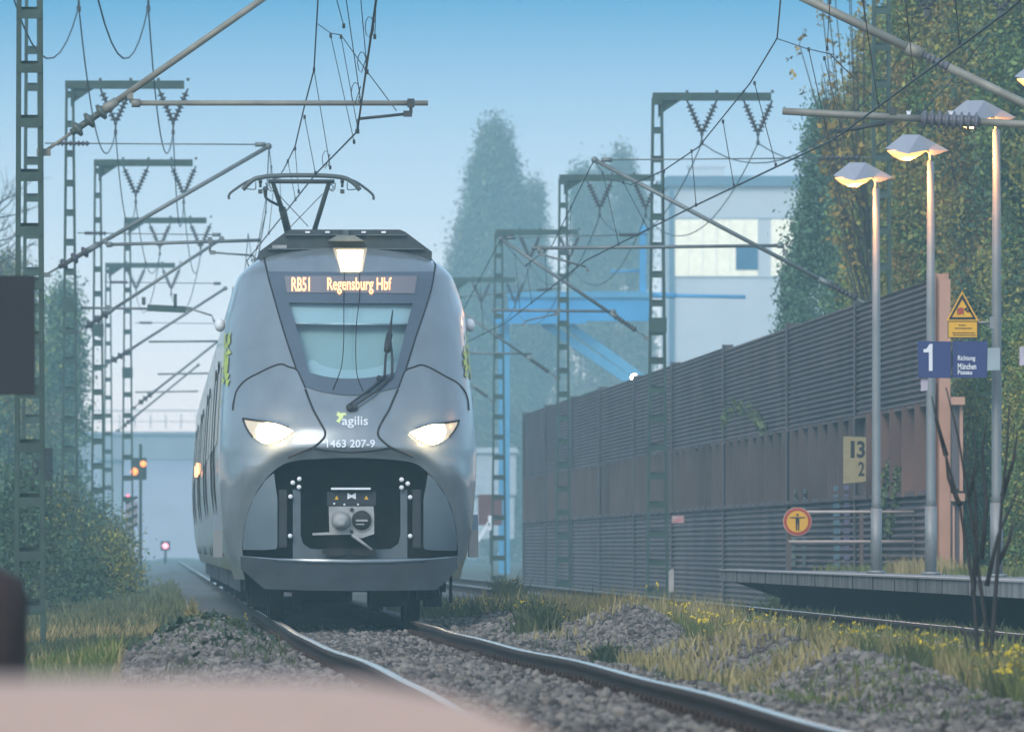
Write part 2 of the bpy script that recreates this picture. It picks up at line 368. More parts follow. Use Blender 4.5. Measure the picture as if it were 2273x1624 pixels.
# low creeping ivy on the gravel heap to the left
def leaves(c, size, normal_jit=1.0, up=.2):
    n = len(c); s = size*NR.lognormal(0, .3, n); d = NR.normal(size=(n, 3)); d[:, 2] *= .8; d /= np.linalg.norm(d, axis=1)[:, None]
    e1 = NR.normal(size=(n, 3)); e1 -= d*(e1*d).sum(1)[:, None]; e1 /= np.linalg.norm(e1, axis=1)[:, None]; e2 = np.cross(d, e1)
    s = s[:, None]
    V = np.stack([c-e1*s, c+e2*s*.55, c+e1*s, c-e2*s*.55], 1); return V.reshape(-1, 3), (np.arange(n)*4)[:, None]+np.arange(4)[None]
M_ivy = mat('ivy_leaf', (0.06, 0.09, 0.04), .7, color2=(0.02, 0.035, 0.02), scale=2, island=True)
px = NR.normal(.15, .42, 2600); py = NR.normal(103, 5.5, 2600); k = (px < 1.15) & (vnoise(px, py, .8, 41) > .32); px, py = px[k], py[k]
o = obj('ivy_ground_cover', leaves(np.stack([px, py, gz(px, py)+NR.uniform(0, .09, len(px))], 1), .038), M_ivy); o['kind'] = 'stuff'
# yellow flowers over the grass strip
M_flow = mat('ragwort_yellow', (0.70, 0.50, 0.03), .7, color2=(0.45, 0.33, 0.02), scale=3, island=True)
def flowers(n, x0, x1, y0, y1, z0, z1, seed, thr, name):
    px, py = sc(n, x0, x1, y0, y1, thr, .55, seed); C = []
    for a_, b_ in zip(px, py):
        h = NR.uniform(z0, z1); k = NR.integers(3, 8); c = np.array([a_, b_, float(gz(a_, b_))+h])
        C.append(c+NR.normal(size=(k, 3))*np.array([.026, .03, .011]))
    o = obj(name, leaves(np.concatenate(C), .015), M_flow); o['kind'] = 'stuff'
    st = MB()
    px2, py2 = px[::1], py[::1]
    o2 = blades(px, py, .26, .005, 'flower_stems', M_weed, .1)
flowers(750, 5.05, 6.35, 60, 96, .05, .28, 51, .45, 'yellow_wildflowers')
flowers(420, 4.9, 6.3, 96, 150, .06, .32, 52, .35, 'yellow_wildflowers')
flowers(200, 3.9, 5.2, 128, 165, .12, .28, 53, .2, 'yellow_wildflowers')
# separate weeds one can point at
def clump(name, label, x_, y_, h, r, n, m, lf=.03, cat='plant', flow=0):
    z_ = float(gz(x_, y_)); t = thing(name, label, cat, (x_, y_, z_))
    px = NR.normal(x_, r*.45, n); py = NR.normal(y_, r*.8, n)
    b_ = blades(px, py, h*(1-.4*np.minimum(1, np.abs(px-x_)/r)), .010, 'stems', m, .8, z=np.full(n, z_-.02)); del b_['kind']
    mesh = b_.data; mesh.transform(Matrix.Translation(-Vector((x_, y_, z_)))); b_.parent = t
    c = np.stack([NR.normal(x_, r*.5, n), NR.normal(y_, r*.7, n), z_+h*NR.beta(2, 1.6, n)], 1); obj('foliage', leaves(c, lf), m, t)
    if flow:
        c = np.stack([NR.normal(x_, r*.6, flow), NR.normal(y_, r*.6, flow), z_+h*NR.uniform(.6, 1.1, flow)], 1)
        c = (c[:, None]+NR.normal(size=(flow, 5, 3))*.014).reshape(-1, 3); obj('flower_heads', leaves(c, .011), M_flow, t)
    return t
def at_px(u, v, zz):
    d = (H-zz)*F/(v-V0); return (u-U0)*d/F, d
clump('weed_clump', 'dark weed clump with yellow flowers on the gravel right of the rail', *at_px(1190, 1400, -.05), .34, .20, 420, M_weed, .022, flow=14)
clump('weed_clump', 'low dark green shrub on the stones close to the right rail', *at_px(1345, 1462, -.08), .17, .12, 260, mat('weed_green', (0.06, 0.085, 0.04), .8, color2=(0.02, 0.035, 0.02), island=True), .02)
clump('weed_clump', 'pale dry grass tuft standing on the stones left of the track', *at_px(430, 1410, .0), .20, .05, 70, M_gd, .01)
clump('weed_clump', 'small weed with two yellow flowers beside the left rail', *at_px(520, 1425, -.05), .12, .10, 130, M_weed, .016, flow=4)
clump('green_bush', 'bushy pale green plant under the end of the platform', *at_px(1745, 1360, -.25), .40, .34, 900, mat('bush_pale', (0.13, 0.17, 0.07), .8, color2=(0.05, 0.075, 0.03), island=True), .03, 'bush')
clump('green_bush', 'broad leaved dark green bush before the dark gap under the platform', *at_px(2060, 1385, -.25), .52, .22, 380, mat('bush_dark', (0.08, 0.14, 0.06), .8, color2=(0.03, 0.06, 0.03), island=True), .05, 'bush')
clump('weed_clump', 'tall grass tuft in the dry grass between the tracks', *at_px(1130, 1352, -.25), .42, .30, 500, M_weed, .02, flow=16)
# ================================================================== TRAIN
TX, TY = 2.075, 117.0
M_body = mat('train_silver', (0.25, 0.29, 0.305), 0.28, 0.3, 0.18, 2.6, coat=0.4, stretch=(1.6, 1, .6))
M_side = mat('train_side_grey', (0.30, 0.34, 0.31), 0.3, 0.3, 0.12, 0.8, coat=0.3)
M_mask = mat('train_mask', (0.085, 0.11, 0.135), 0.3, 0.0, 0.12, 2.0, coat=0.4)
M_dark = mat('train_dark', (0.03, 0.035, 0.04), 0.7, 0.0, 0.3, 6.0)
M_cav = mat('coupler_recess_black', (0.034, 0.032, 0.03), 0.9, 0.0, 0.3, 6.0)
M_roof = mat('roof_fairing_dark', (0.055, 0.07, 0.075), 0.75, 0.0, 0.3, 9.0)
M_seam_reflection = mat('seam_black', (0.015, 0.017, 0.02), 0.7)
M_steel = mat('coupler_steel', (0.36, 0.37, 0.36), 0.5, 0.0, 0.35, 9.0)
M_frame = mat('coupler_frame_grey', (0.10, 0.13, 0.145), 0.6, 0.1, 0.2, 8.0)
M_bump = mat('bumper_grey', (0.062, 0.076, 0.088), 0.65, 0.05, 0.35, 3.0, bump=0.1)
M_white = mat('marking_white', (0.75, 0.78, 0.8), 0.5, var=0.05)
M_lime = mat('decal_lime', (0.48, 0.58, 0.10), 0.5, var=0.2)
M_limepale = mat('decal_pale_lime', (0.70, 0.78, 0.33), 0.5, var=0.05)
M_yel = mat('warning_yellow', (0.75, 0.42, 0.02), 0.5, var=0.08)
M_cab = mat('cab_lining', (0.36, 0.45, 0.45), 0.8, var=0.08, scale=1.5)
M_blind = mat('cab_blind', (0.46, 0.55, 0.58), 0.8, var=0.05)
M_lamp = mat('headlight_glow', (0.9, 0.85, 0.7), 0.3, emit=(1.0, 0.74, 0.40), estr=5.0)
M_lampcase = mat('headlight_case', (0.45, 0.42, 0.34), 0.2, 0.1, coat=0.5, emit=(1.0, .78, .45), estr=.16)  # weak emission stands in for lens glow spreading over the case
M_led = mat('led_amber', (0.8, 0.3, 0.1), 0.5, emit=(1.0, 0.36, 0.15), estr=1.6)
M_ledback = mat('led_panel', (0.20, 0.19, 0.20), 0.35, var=0.1)
M_rubber = mat('bellows_rubber', (0.02, 0.02, 0.022), 0.8)
M_orange = mat('marker_orange', (0.8, 0.3, 0.1), 0.4, emit=(1.0, 0.35, 0.12), estr=2.0)
M_win = mat('coach_window', (0.15, 0.18, 0.175), 0.12, 0.0, 0.2, spec=0.8)
M_wheel = mat('wheel_steel', (0.05, 0.045, 0.045), 0.55, 0.5, 0.3, 10.0)
m = bpy.data.materials.new('windscreen_glass'); m.use_nodes = True; nt = m.node_tree; nt.nodes.clear()
o1 = nt.nodes.new('ShaderNodeOutputMaterial'); ms = nt.nodes.new('ShaderNodeMixShader'); ms.inputs[0].default_value = 0.14
t1 = nt.nodes.new('ShaderNodeBsdfTransparent'); t1.inputs[0].default_value = (0.80, 0.93, 0.93, 1)
g1 = nt.nodes.new('ShaderNodeBsdfGlossy'); g1.inputs['Roughness'].default_value = 0.03
nt.links.new(t1.outputs[0], ms.inputs[1]); nt.links.new(g1.outputs[0], ms.inputs[2]); nt.links.new(ms.outputs[0], o1.inputs[0])
M_glass = m

A_T = [(.30, .22), (.55, .12), (.75, .05), (1.2, 0.), (1.6, 0.), (1.9, .06), (2.1, .14), (2.3, .27), (2.6, .52), (3.0, .90), (3.4, 1.27), (3.8, 1.68), (4.0, 2.0), (4.1, 2.3), (4.2, 3.0)]
W_T = [(.30, 1.12), (.45, 1.22), (.62, 1.27), (.75, 1.31), (1.0, 1.36), (1.5, 1.40), (1.85, 1.41), (2.4, 1.38), (2.83, 1.35), (3.2, 1.33), (3.37, 1.315), (3.6, 1.26), (3.8, 1.18), (3.9, 1.09), (4.0, .945), (4.05, .80), (4.1, .62), (4.18, .36), (4.2, .1)]
def interp(T, x): return float(np.interp(x, [a for a, b in T], [b for a, b in T]))
def C_of(z): return float(np.interp(z, [0, 3.6, 4.0, 4.2], [1.15, 1.15, .6, .1]))
def Yn(x, z):
    s = min(abs(x)/interp(W_T, z), 1.0)
    return interp(A_T, z)+C_of(z)*(1-math.sqrt(max(0., 1-s**2.4)))
def S(u, v, off=0.012):
    """point of the nose skin seen at photo position (u, v), moved off the skin towards the front"""
    y = TY
    for _ in range(14):
        x = (u-U0)/F*y-TX; z = H-(v-V0)/F*y
        z = max(.3, min(4.199, z)); x = max(-interp(W_T, z), min(interp(W_T, z), x))
        y = 0.5*y+0.5*(TY+Yn(x, z))
    x = (u-U0)/F*y-TX; z = H-(v-V0)/F*y
    z = max(.3, min(4.199, z)); ww = interp(W_T, z)
    if abs(x) > ww: x = math.copysign(ww, x)
    k = 1.0+off/1.4
    return Vector((TX+x*(k if abs(x) > .9*ww else 1.0), TY+Yn(x, z)-off, z))
def Sx(off): return lambda u, v: S(u, v, off)
def Q(x, y): return (400.05+x*.34716, 345.5+y*.34716)      # detail of the upper nose
def Q2(x, y): return (400.05+x*.34716, 863.7+y*.34716)     # detail of the lower nose
def QS(l, q=Q): return [q(*p) for p in l]

train = thing('passenger_train', 'silver grey passenger train with lit headlights coming towards the viewer on the left track', 'train', (TX, TY, 0))
# --- outlines on the nose
cav_px = QS(smooth_line([(400, 1062), (398, 950), (425, 815), (470, 690), (545, 575), (640, 490), (740, 455), (900, 443), (1090, 438), (1290, 445), (1450, 460), (1540, 495), (1630, 580), (1705, 690), (1750, 815), (1772, 950), (1775, 1062)], 4), Q2)
cav_px += QS([(1600, 1078), (1090, 1085), (600, 1078)], Q2)
win_px = QS([(695, 940), (1090, 944), (1485, 945), (1430, 1165), (1375, 1385)]) + QS(smooth_line([(1375, 1385), (1250, 1412), (1100, 1424), (950, 1415), (825, 1385)], 4))[1:] + QS([(760, 1160)])
mask_px = QS([(555, 740), (1090, 744), (1625, 740), (1590, 905), (1510, 1145), (1440, 1370), (1395, 1480)]) + QS(smooth_line([(1395, 1480), (1250, 1512), (1090, 1530), (930, 1512), (800, 1475)], 4))[1:] + QS([(745, 1370), (670, 1145), (600, 905)])
disp_px = QS([(665, 768), (1515, 768), (1497, 880), (683, 875)])
def tz(p):                                             # photo outline -> (t, z) sheet of the nose
    q = S(p[0], p[1], 0); s = max(-1, min(1, (q.x-TX)/interp(W_T, q.z))); return (math.asin(s)*2/math.pi*1.4, q.z)
def from_tz(t, z, inner=0.0):
    s = math.sin(max(-1, min(1, t/1.4))*math.pi/2); x = s*interp(W_T, z); return Vector((TX+x, TY+Yn(x, z)+inner, z))
cav_tz = [tz(p) for p in densify(cav_px, 12)]; win_tz = [tz(p) for p in densify(win_px, 16)]
Z0, Z1 = 0.62, 4.195
outer = densify([(-1.4, Z0), (1.4, Z0), (1.4, Z1), (-1.4, Z1)], 0.05)
pts = list(outer); edges = [(i, (i+1) % len(outer)) for i in range(len(outer))]
for hole in (cav_tz, win_tz):
    o = len(pts); pts += hole; edges += [(o+i, o+(i+1) % len(hole)) for i in range(len(hole))]
zz = Z0+.025
while zz < Z1-.01:
    for t in np.arange(-1.375, 1.39, 0.05):
        p = (float(t), zz)
        if not in_poly(p, cav_tz) and not in_poly(p, win_tz) and seg_dist(p, cav_tz) > .02 and seg_dist(p, win_tz) > .02: pts.append(p)
    zz += .045
vo, eo, fo, _, _, _ = delaunay_2d_cdt([Vector(p) for p in pts], edges, [], 0, 1e-5)
b = MB(); vs = []
for p in vo:
    q = from_tz(p[0], p[1]); d = seg_dist((p[0], p[1]), cav_tz)
    q.y += 0.10*math.exp(-(d/0.075)**2)                # the skin rolls in around the coupler recess
    hd = abs(d-0.26)
    if p[1] < 1.75: q.y -= 0.035*math.exp(-(hd/0.09)**2)   # raised arch ridge
    vs.append(q)
fs = []
for t in fo:
    c = (sum(vo[i][0] for i in t)/len(t), sum(vo[i][1] for i in t)/len(t))
    if in_poly(c, cav_tz) or in_poly(c, win_tz) or abs(c[0]) > 1.4: continue
    a, q, d = (vs[i] for i in t[:3]); fs.append(tuple(t) if (q-a).cross(d-a).y < 0 else tuple(t)[::-1])
b.add(vs, fs, True)
nose = obj('nose_shell', b, M_body, train)
# flanks that carry the nose back into the first coach
zs = list(np.linspace(Z0, 3.98, 40)); b = MB()
for sg in (-1, 1):
    vs = []
    for z in zs:
        ww = interp(W_T, z); y0 = Yn(ww, z)
        for y in (y0, (y0+3.6)/2, 3.6): vs.append((TX+sg*ww, TY+y, z))
    fs = [(i*3+k, i*3+k+1, (i+1)*3+k+1, (i+1)*3+k) for i in range(len(zs)-1) for k in range(2)]
    b.add(vs, fs if sg > 0 else [f[::-1] for f in fs], True)
obj('nose_flank', b, M_side, train)
# coaches
def section():
    z = [.55, .75, 1.0, 1.5, 1.85, 2.4, 2.83, 3.2, 3.37, 3.6, 3.8, 3.9, 4.0]
    rt = [(interp(W_T, a), a) for a in z]+[(.5, 4.05)]
    return [(x, a) for x, a in rt]+[(-x, a) for x, a in rt[::-1]]
sec = section(); bounds = [(3.55, 24.0), (24.9, 46.0), (46.9, 68.0), (68.9, 92.0)]
for y0, y1 in bounds:
    b = MB(); vs = [(TX+x, TY+y, z) for y in (y0, y1) for x, z in sec]; n = len(sec)
    b.add(vs, [(i, (i+1) % n, (i+1) % n+n, i+n) for i in range(n)], True); b.add(vs, [tuple(range(n))[::-1], tuple(range(n, 2*n))])
    cb = obj('coach_body', b, M_side, train)
    for sg in (-1, 1):
        y = y0+1.0
        while y+1.7 < y1:
            door = abs(y-y0-7.0) < 1.2 or abs(y1-y-7.0) < 1.2
            if not door:
                wb = MB(); wb.prism([(interp(W_T, z)*sg+TX+sg*o, z) for z, o in ((1.98, -.03), (1.98, .012), (2.4, .012), (2.83, .012), (2.83, -.03))], 'y', TY+y, TY+y+1.5); obj('window', wb, M_win, cb)
            y += 1.75
    for sg in (-1, 1):
        for yy in (y0+6.4, y1-8.0):
            d = MB(); outl = [(interp(W_T, z)*sg+TX+sg*o, z) for z, o in ((.7, -.03), (.7, .010), (1.5, .010), (1.85, .010), (2.4, .010), (2.95, .010), (2.95, -.03))]
            d.prism(outl, 'y', TY+yy, TY+yy+1.6); dd = obj('door', d, M_side, cb)
            d = MB()
            for e in (-.04, 1.6): d.prism([(p[0]+sg*.006, p[1]) for p in outl], 'y', TY+yy+e, TY+yy+e+.04)
            d.box((TX+sg*(interp(W_T, 2.97)+.012), TY+yy+.8, 2.97), (.012, 1.68, .04)); obj('door_seal', d, M_seam_reflection, dd)
            
            if sg < 0 and y0 > 40 and y0 < 60: d = MB().box((TX+sg*1.445, TY+yy-.15, 2.05), (.05, .06, .17)); obj('door_lamp', d, M_orange, dd)
    u_ = MB(); u_.box((TX, TY+(y0+y1)/2, .48), (2.3, (y1-y0)*.96, .34)); obj('underframe', u_, M_dark, cb)
for y in (24.45, 46.45, 68.45):
    b = MB().box((TX, TY+y, 2.2), (2.3, .96, 3.2)); obj('gangway_bellows', b, M_rubber, train)
# seams
def seam(ptspx, r=.010, q=Q, name='panel_seam'):
    b = MB(); b.tube([S(*p, .004) for p in QS(ptspx, q)], r, 6); return obj(name, b, M_seam_reflection, train)
for L in ([(337, 1624), (345, 1560), (362, 1500), (400, 1450), (440, 1420), (500, 1390), (570, 1355), (645, 1331), (690, 1348), (745, 1367), (775, 1425), (800, 1482)],
          [(1843, 1624), (1838, 1560), (1815, 1500), (1770, 1450), (1700, 1412), (1640, 1378), (1590, 1352), (1540, 1337), (1490, 1352), (1440, 1372), (1415, 1425), (1395, 1484)]):
    seam(smooth_line(L, 3))
for L in ([(800, 0), (822, 60), (850, 130), (880, 185), (905, 230), (924, 265), (925, 295), (905, 325), (850, 370), (770, 402), (690, 436)],
          [(1392, 0), (1365, 60), (1335, 130), (1300, 190), (1278, 230), (1264, 268), (1268, 298), (1288, 325), (1345, 370), (1420, 402), (1490, 432)]):
    seam(smooth_line(L, 3), .012, Q2)
seam(smooth_line([(850, 375), (960, 394), (1090, 402), (1220, 394), (1345, 373)], 4), .012, Q2)
seam(smooth_line([(525, 590), (555, 740), (600, 905), (670, 1145), (745, 1370)], 4), .011)
seam(smooth_line([(1643, 595), (1625, 740), (1590, 905), (1510, 1145), (1440, 1370)], 4), .011)
seam([(600, 897), (850, 889), (1090, 888), (1350, 889), (1592, 900)], .006)
# windscreen group: mask band around the window, display, glass, cab
def ringpanel(outer_px, hole_px, off, step, m, name):
    o_ = densify(outer_px, step); h_ = densify(hole_px, step); pts = o_+h_
    eds = [(i, (i+1) % len(o_)) for i in range(len(o_))]+[(len(o_)+i, len(o_)+(i+1) % len(h_)) for i in range(len(h_))]
    ys = [p[1] for p in o_]; xs = [p[0] for p in o_]; y = min(ys)+step/2
    while y < max(ys):
        x = min(xs)+step/2
        while x < max(xs):
            p = (x, y)
            if in_poly(p, o_) and not in_poly(p, h_) and seg_dist(p, o_) > step*.4 and seg_dist(p, h_) > step*.4: pts.append(p)
            x += step
        y += step
    vo, eo, fo, _, _, _ = delaunay_2d_cdt([Vector(p) for p in pts], eds, [], 1, 1e-5)
    vs = [S(p[0], p[1], off) for p in vo]; fs = []
    for t in fo:
        c = (sum(vo[i][0] for i in t)/3, sum(vo[i][1] for i in t)/3)
        if in_poly(c, h_): continue
        a, q, d = (vs[i] for i in t); fs.append(tuple(t) if (q-a).cross(d-a).y < 0 else tuple(t)[::-1])
    b = MB(); b.add(vs, fs, True)
    for lp in (o_, h_):
        r = [S(*p, off) for p in lp]; n = len(r); b.add(r+[q+Vector((0, .03, 0)) for q in r], [(i, (i+1) % n, (i+1) % n+n, i+n) for i in range(n)])
    return obj(name, b, m, train)
mask = ringpanel(mask_px, win_px, .012, 14, M_mask, 'windscreen_surround')
glass = obj('windscreen', skin_poly(win_px, Sx(.002), 16, Vector((0, .006, 0))), M_glass, train)
cabpx = QS([(640, 900), (1540, 900), (1420, 1430), (1090, 1470), (770, 1430)])
obj('cab_interior', skin_poly(cabpx, lambda u, v: S(u, v, -.30), 16), M_cab, train)  # backing panel, sky reflection of the glass put into its pale teal
obj('sun_blind', skin_poly(QS([(680, 925), (1500, 925), (1462, 1072), (722, 1070)]), lambda u, v: S(u, v, -.10), 16), M_blind, train)
b = MB(); b.tube([S(*p, -.09) for p in QS([(722, 1070), (1090, 1076), (1462, 1074)])], .012, 6); obj('blind_rail', b, M_white, train)
obj('dashboard', skin_poly(QS(smooth_line([(800, 1330), (850, 1300), (900, 1335), (1000, 1362), (1090, 1368), (1200, 1360), (1300, 1335), (1345, 1300), (1400, 1330)], 3)+[(1400, 1430), (1100, 1460), (790, 1430)]), lambda u, v: S(u, v, -.16), 16), M_blind, train)
disp = obj('destination_display', skin_poly(disp_px, Sx(.022), 14), M_ledback, train)
b = MB(); mp_ = lambda x, y: S(*Q(x, y), .030)
text_fit(b, 'RB51', 712, 828, 778, 866, mp_, .012); text_fit(b, 'Regensburg Hbf', 940, 1350, 778, 884, mp_, .012)
obj('lettering', b, M_led, disp)
for L in ([(1050, 750), (1046, 900), (1046, 1100), (1042, 1250), (1025, 1370), (975, 1495)], [(1146, 750), (1147, 890), (1140, 960), (1128, 1060), (1122, 1200), (1124, 1330), (1135, 1420), (1168, 1500)]):
    b = MB(); b.tube([S(*p, .024) for p in QS(smooth_line(L, 4))], .005, 6); obj('windscreen_cable', b, M_seam_reflection, train)  # overhead wires mirrored in the glass, laid on as dark lines
# wiper
b = MB()
b.tube([S(*p, .05) for p in QS([(1078, 1592), (1200, 1502), (1315, 1408)])], .014, 6); b.tube([S(*p, .06) for p in QS([(1110, 1600), (1240, 1515), (1358, 1402)])], .013, 6)
b.tube([S(*p, .06) for p in QS([(1306, 1412), (1312, 1300), (1325, 1200)])], .014, 6); b.tube([S(*p, .06) for p in QS([(1355, 1405), (1356, 1300), (1345, 1190)])], .014, 6)
b.tube([S(*p, .07) for p in QS([(1330, 1185), (1345, 1090), (1358, 988)])], [.022, .014, .006], 6)
b.tube([S(*p, .07) for p in QS([(1322, 1250), (1326, 1200), (1338, 1140)])], .035, 6); b.ball(S(*Q(1085, 1608), .04), .045); b.ball(S(*Q(1112, 1608), .04), .04)
b.ball(S(*Q(1270, 1420), .05), .03)
obj('wiper', b, M_dark, train)
# headlights
for nm, case, glow in (('l', [(400, 187), (465, 196), (530, 205), (585, 214), (640, 226), (690, 246), (725, 268), (690, 296), (660, 315), (610, 338), (560, 350), (525, 343), (495, 330), (462, 303), (436, 270), (414, 228)],
                        [(500, 222), (550, 212), (600, 217), (642, 229), (691, 249), (722, 268), (690, 295), (655, 317), (608, 338), (560, 348), (522, 341), (492, 318), (482, 265)]),
                       ('r', [(1783, 200), (1720, 210), (1660, 219), (1610, 226), (1560, 238), (1510, 256), (1463, 276), (1495, 304), (1530, 330), (1565, 348), (1602, 357), (1645, 350), (1682, 334), (1720, 305), (1750, 270), (1772, 232)],
                        [(1690, 226), (1640, 222), (1600, 227), (1555, 240), (1505, 259), (1466, 277), (1498, 304), (1533, 330), (1568, 348), (1604, 355), (1648, 346), (1682, 322), (1700, 272)])):
    hl = obj('headlight', skin_poly(QS(case, Q2), Sx(.015), 9), M_lampcase, train)
    obj('headlight_lens', skin_poly(QS(glow, Q2), Sx(.035), 9), M_lamp, hl)
    b = MB(); b.tube([S(*p, .018) for p in QS(case[:6], Q2)], .014, 6); b.tube([S(*p, .018) for p in QS([case[0], case[-1], case[-2], case[-3]], Q2)], .012, 6); obj('headlight_brow', b, M_dark, hl)
for (qx, qy), en in (((575, 285), 3.4), ((1612, 288), 3.4)):
    li = bpy.data.lights.new('headlight_light', 'POINT'); li.energy = en; li.color = (1.0, .66, .32); li.shadow_soft_size = .05; li.specular_factor = .15
    lo_ = bpy.data.objects.new('headlight_light', li); COL.objects.link(lo_); lo_.parent = train; lo_.location = S(*Q2(qx, qy), .16)-Vector((TX, TY, 0))
hl = obj('roof_headlight', skin_poly(QS([(975, 590), (1195, 590), (1165, 742), (1030, 742)]), Sx(.03), 9), M_lampcase, train)
obj('headlight_lens', skin_poly(QS([(1003, 602), (1170, 602), (1150, 736), (1027, 736)]), Sx(.045), 9), M_lamp, hl)
# logo, number
lg = MB(); mp2 = lambda x, y: S(*Q2(x, y), .006)
bird = [(992, 156), (1008, 158), (1003, 140), (1025, 152), (1040, 150), (1056, 150), (1064, 166), (1046, 164), (1040, 182), (1030, 195), (1022, 203), (1020, 217), (1005, 207), (993, 203), (1008, 192), (1016, 178), (1004, 168)]
skin_poly(bird, mp2, 6, Vector((0, .003, 0)), lg); lo = obj('bird_emblem', lg, M_limepale, train)
b = MB(); text_fit(b, 'agilis', 1034, 1201, 170, 247, mp2, .01); obj('operator_lettering', b, M_white, train)
b = MB(); text_fit(b, '1463 207-9', 937, 1245, 321, 372, mp2, .015); obj('unit_number', b, M_white, train)
# lime bird decals on both corners of the nose
rng = random.Random(4); b = MB()
for sg in (-1, 1):
    for k in range(60):
        z = 2.38+.78*rng.random()**.8; t = sg*1.4*(.80+.2*rng.random()) ; t = sg*min(1.385, abs(t)); s_ = .014+.024*rng.random(); an = rng.random()*6.28
        if z < 2.6 and abs(t) < 1.3: z += .3
        q = [(t+sg*s_*math.cos(an+a)*r_*1.2, z+1.5*s_*math.sin(an+a)*r_) for a, r_ in ((0, 1.3), (1.2, .5), (2.4, 1.2), (3.5, .4), (4.8, 1.0))]
        def mpd(p):
            v = from_tz(max(-1.395, min(1.395, p[0])), p[1]); return Vector((TX+(v.x-TX)*1.008, v.y-.010, v.z))
        b.add([mpd(p) for p in q], [(0, 1, 2, 3, 4) if sg > 0 else (4, 3, 2, 1, 0)])
obj('side_decal', b, M_lime, train)
# coupler recess
b = MB(); rim = [from_tz(*p) for p in cav_tz]; n = len(rim)
fr = [Vector((q.x, q.y+.09, q.z)) for q in rim]; bk = [Vector((q.x, TY+1.1, q.z)) for q in rim]
b.add(fr+bk, [(i, i+n, (i+1) % n+n, (i+1) % n) for i in range(n)]); b.add(bk, [tuple(range(n))])
obj('coupler_recess', b, M_cav, train)
def PT(x, y, dy): return P(*Q2(x, y), TY+dy)
def plate(poly, dy, depth, m, name, parent=train):
    b = MB(); v = [PT(*p, dy) for p in poly]; n = len(v); v2 = [q+Vector((0, depth, 0)) for q in v]
    b.add(v+v2, [tuple(range(n)), tuple(range(2*n-1, n-1, -1))]+[(i, i+n, (i+1) % n+n, (i+1) % n) for i in range(n)])
    return obj(name, b, m, parent)
M_pil = mat('crash_pillar_grey', (0.16, 0.205, 0.23), .4, .15, .15, 2)
for L in ([(600, 535), (545, 580), (470, 690), (425, 815), (398, 950), (402, 1025), (540, 1026), (612, 1020), (622, 1000), (622, 700), (612, 630)], [(1585, 540), (1630, 580), (1705, 690), (1750, 815), (1772, 950), (1768, 1030), (1640, 1030), (1570, 1024), (1556, 1004), (1556, 700), (1570, 640)]):
    obj('crash_pillar', skin_poly(QS(L, Q2), lambda u, v: S(u, v, -.075), 14, Vector((0, .45, 0))), M_pil, train)
plate([(720, 640), (770, 640), (770, 930), (785, 985), (830, 1018), (900, 1022), (1280, 1022), (1350, 1018), (1395, 985), (1408, 930), (1408, 640), (1452, 640), (1452, 1082), (720, 1082)], .30, .12, M_frame, 'coupler_frame')
for p in ((762, 573), (720, 597), (760, 625), (705, 686), (703, 937), (1415, 577), (1455, 603), (1415, 628), (1470, 690), (1470, 938)):
    b = MB().lathe(PT(*p, .22), PT(*p, .34), ((0, .018), (.1, .026), (1, .026)), 10); obj('bolt_cap', b, M_white, train)
    b = MB().box(PT(p[0], p[1], .40), (.02, .14, .02))
for x in (660, 1515):
    plate([(x-30, 640), (x+22, 640), (x+22, 1010), (x-30, 1010)], .26, .3, M_dark, 'side_post')
cpl = plate([(950, 748), (1236, 748), (1240, 800), (1240, 925), (1205, 935), (1160, 952), (1120, 940), (1090, 928), (950, 930), (848, 932), (846, 918), (955, 912)], .02, .22, M_steel, 'coupler_head')
plate([(940, 655), (1250, 655), (1250, 742), (940, 742)], .05, .30, M_dark, 'contact_box', cpl)
plate([(965, 628), (1217, 628), (1217, 641), (965, 641)], -.02, .12, M_white, 'contact_cover', cpl)
for x in (1000, 1190): plate([(x-13, 704), (x+13, 704), (x, 678)], .045, .01, M_yel, 'warning_triangle', cpl)
plate([(1069, 660), (1095, 676), (1123, 660), (1123, 703), (1095, 690), (1069, 703)], .045, .01, M_white, 'maker_emblem', cpl)
for p in ((985, 731), (1050, 736), (1137, 736)):
    b = MB().ball(PT(*p, .045), .013, 8); obj('contact_pin', b, M_white, cpl)
b = MB().lathe(PT(1028, 840, -.14), PT(1028, 840, .03), ((0, .035), (.04, .055), (.5, .09), (1, .105)), 24); obj('coupling_cone', b, M_steel, cpl)
b = MB(); c = PT(1160, 840, .016); rr = [.186, .172]
vs = [c+Vector((math.cos(a)*r_, y_, math.sin(a)*r_)) for y_, r_ in ((0, .118), (-.012, .113), (0, .104)) for a in np.linspace(0, 2*math.pi, 24, endpoint=False)]
b.add(vs, [(i*24+k, i*24+(k+1) % 24, (i+1)*24+(k+1) % 24, (i+1)*24+k) for i in range(2) for k in range(24)])
obj('coupling_ring', b, M_steel, cpl)
b = MB().lathe(PT(1160, 840, .012), PT(1160, 840, .03), ((0, .106), (1, .106)), 24); fun = obj('coupling_funnel', b, M_cav, cpl)
b = MB(); b.box(PT(1150, 862, .0), (.09, .02, .014)); b.box(PT(1160, 838, .0), (.13, .02, .022)); obj('funnel_latch', b, M_steel, fun)
for p in ((1097, 768), (1095, 907)):
    b = MB().lathe(PT(*p, -.02), PT(*p, .03), ((0, .014), (.1, .02), (1, .02)), 12); obj('coupler_bolt', b, M_dark, cpl)
b = MB(); b.tube([PT(1100, 930, -.02), PT(1225, 1025, -.06)], [.02, .014], 8); obj('release_lever', b, M_steel, cpl)
b = MB(); b.box(PT(1095, 838, .7), (.24, 1.0, .26)); obj('coupler_shaft', b, M_dark, cpl)
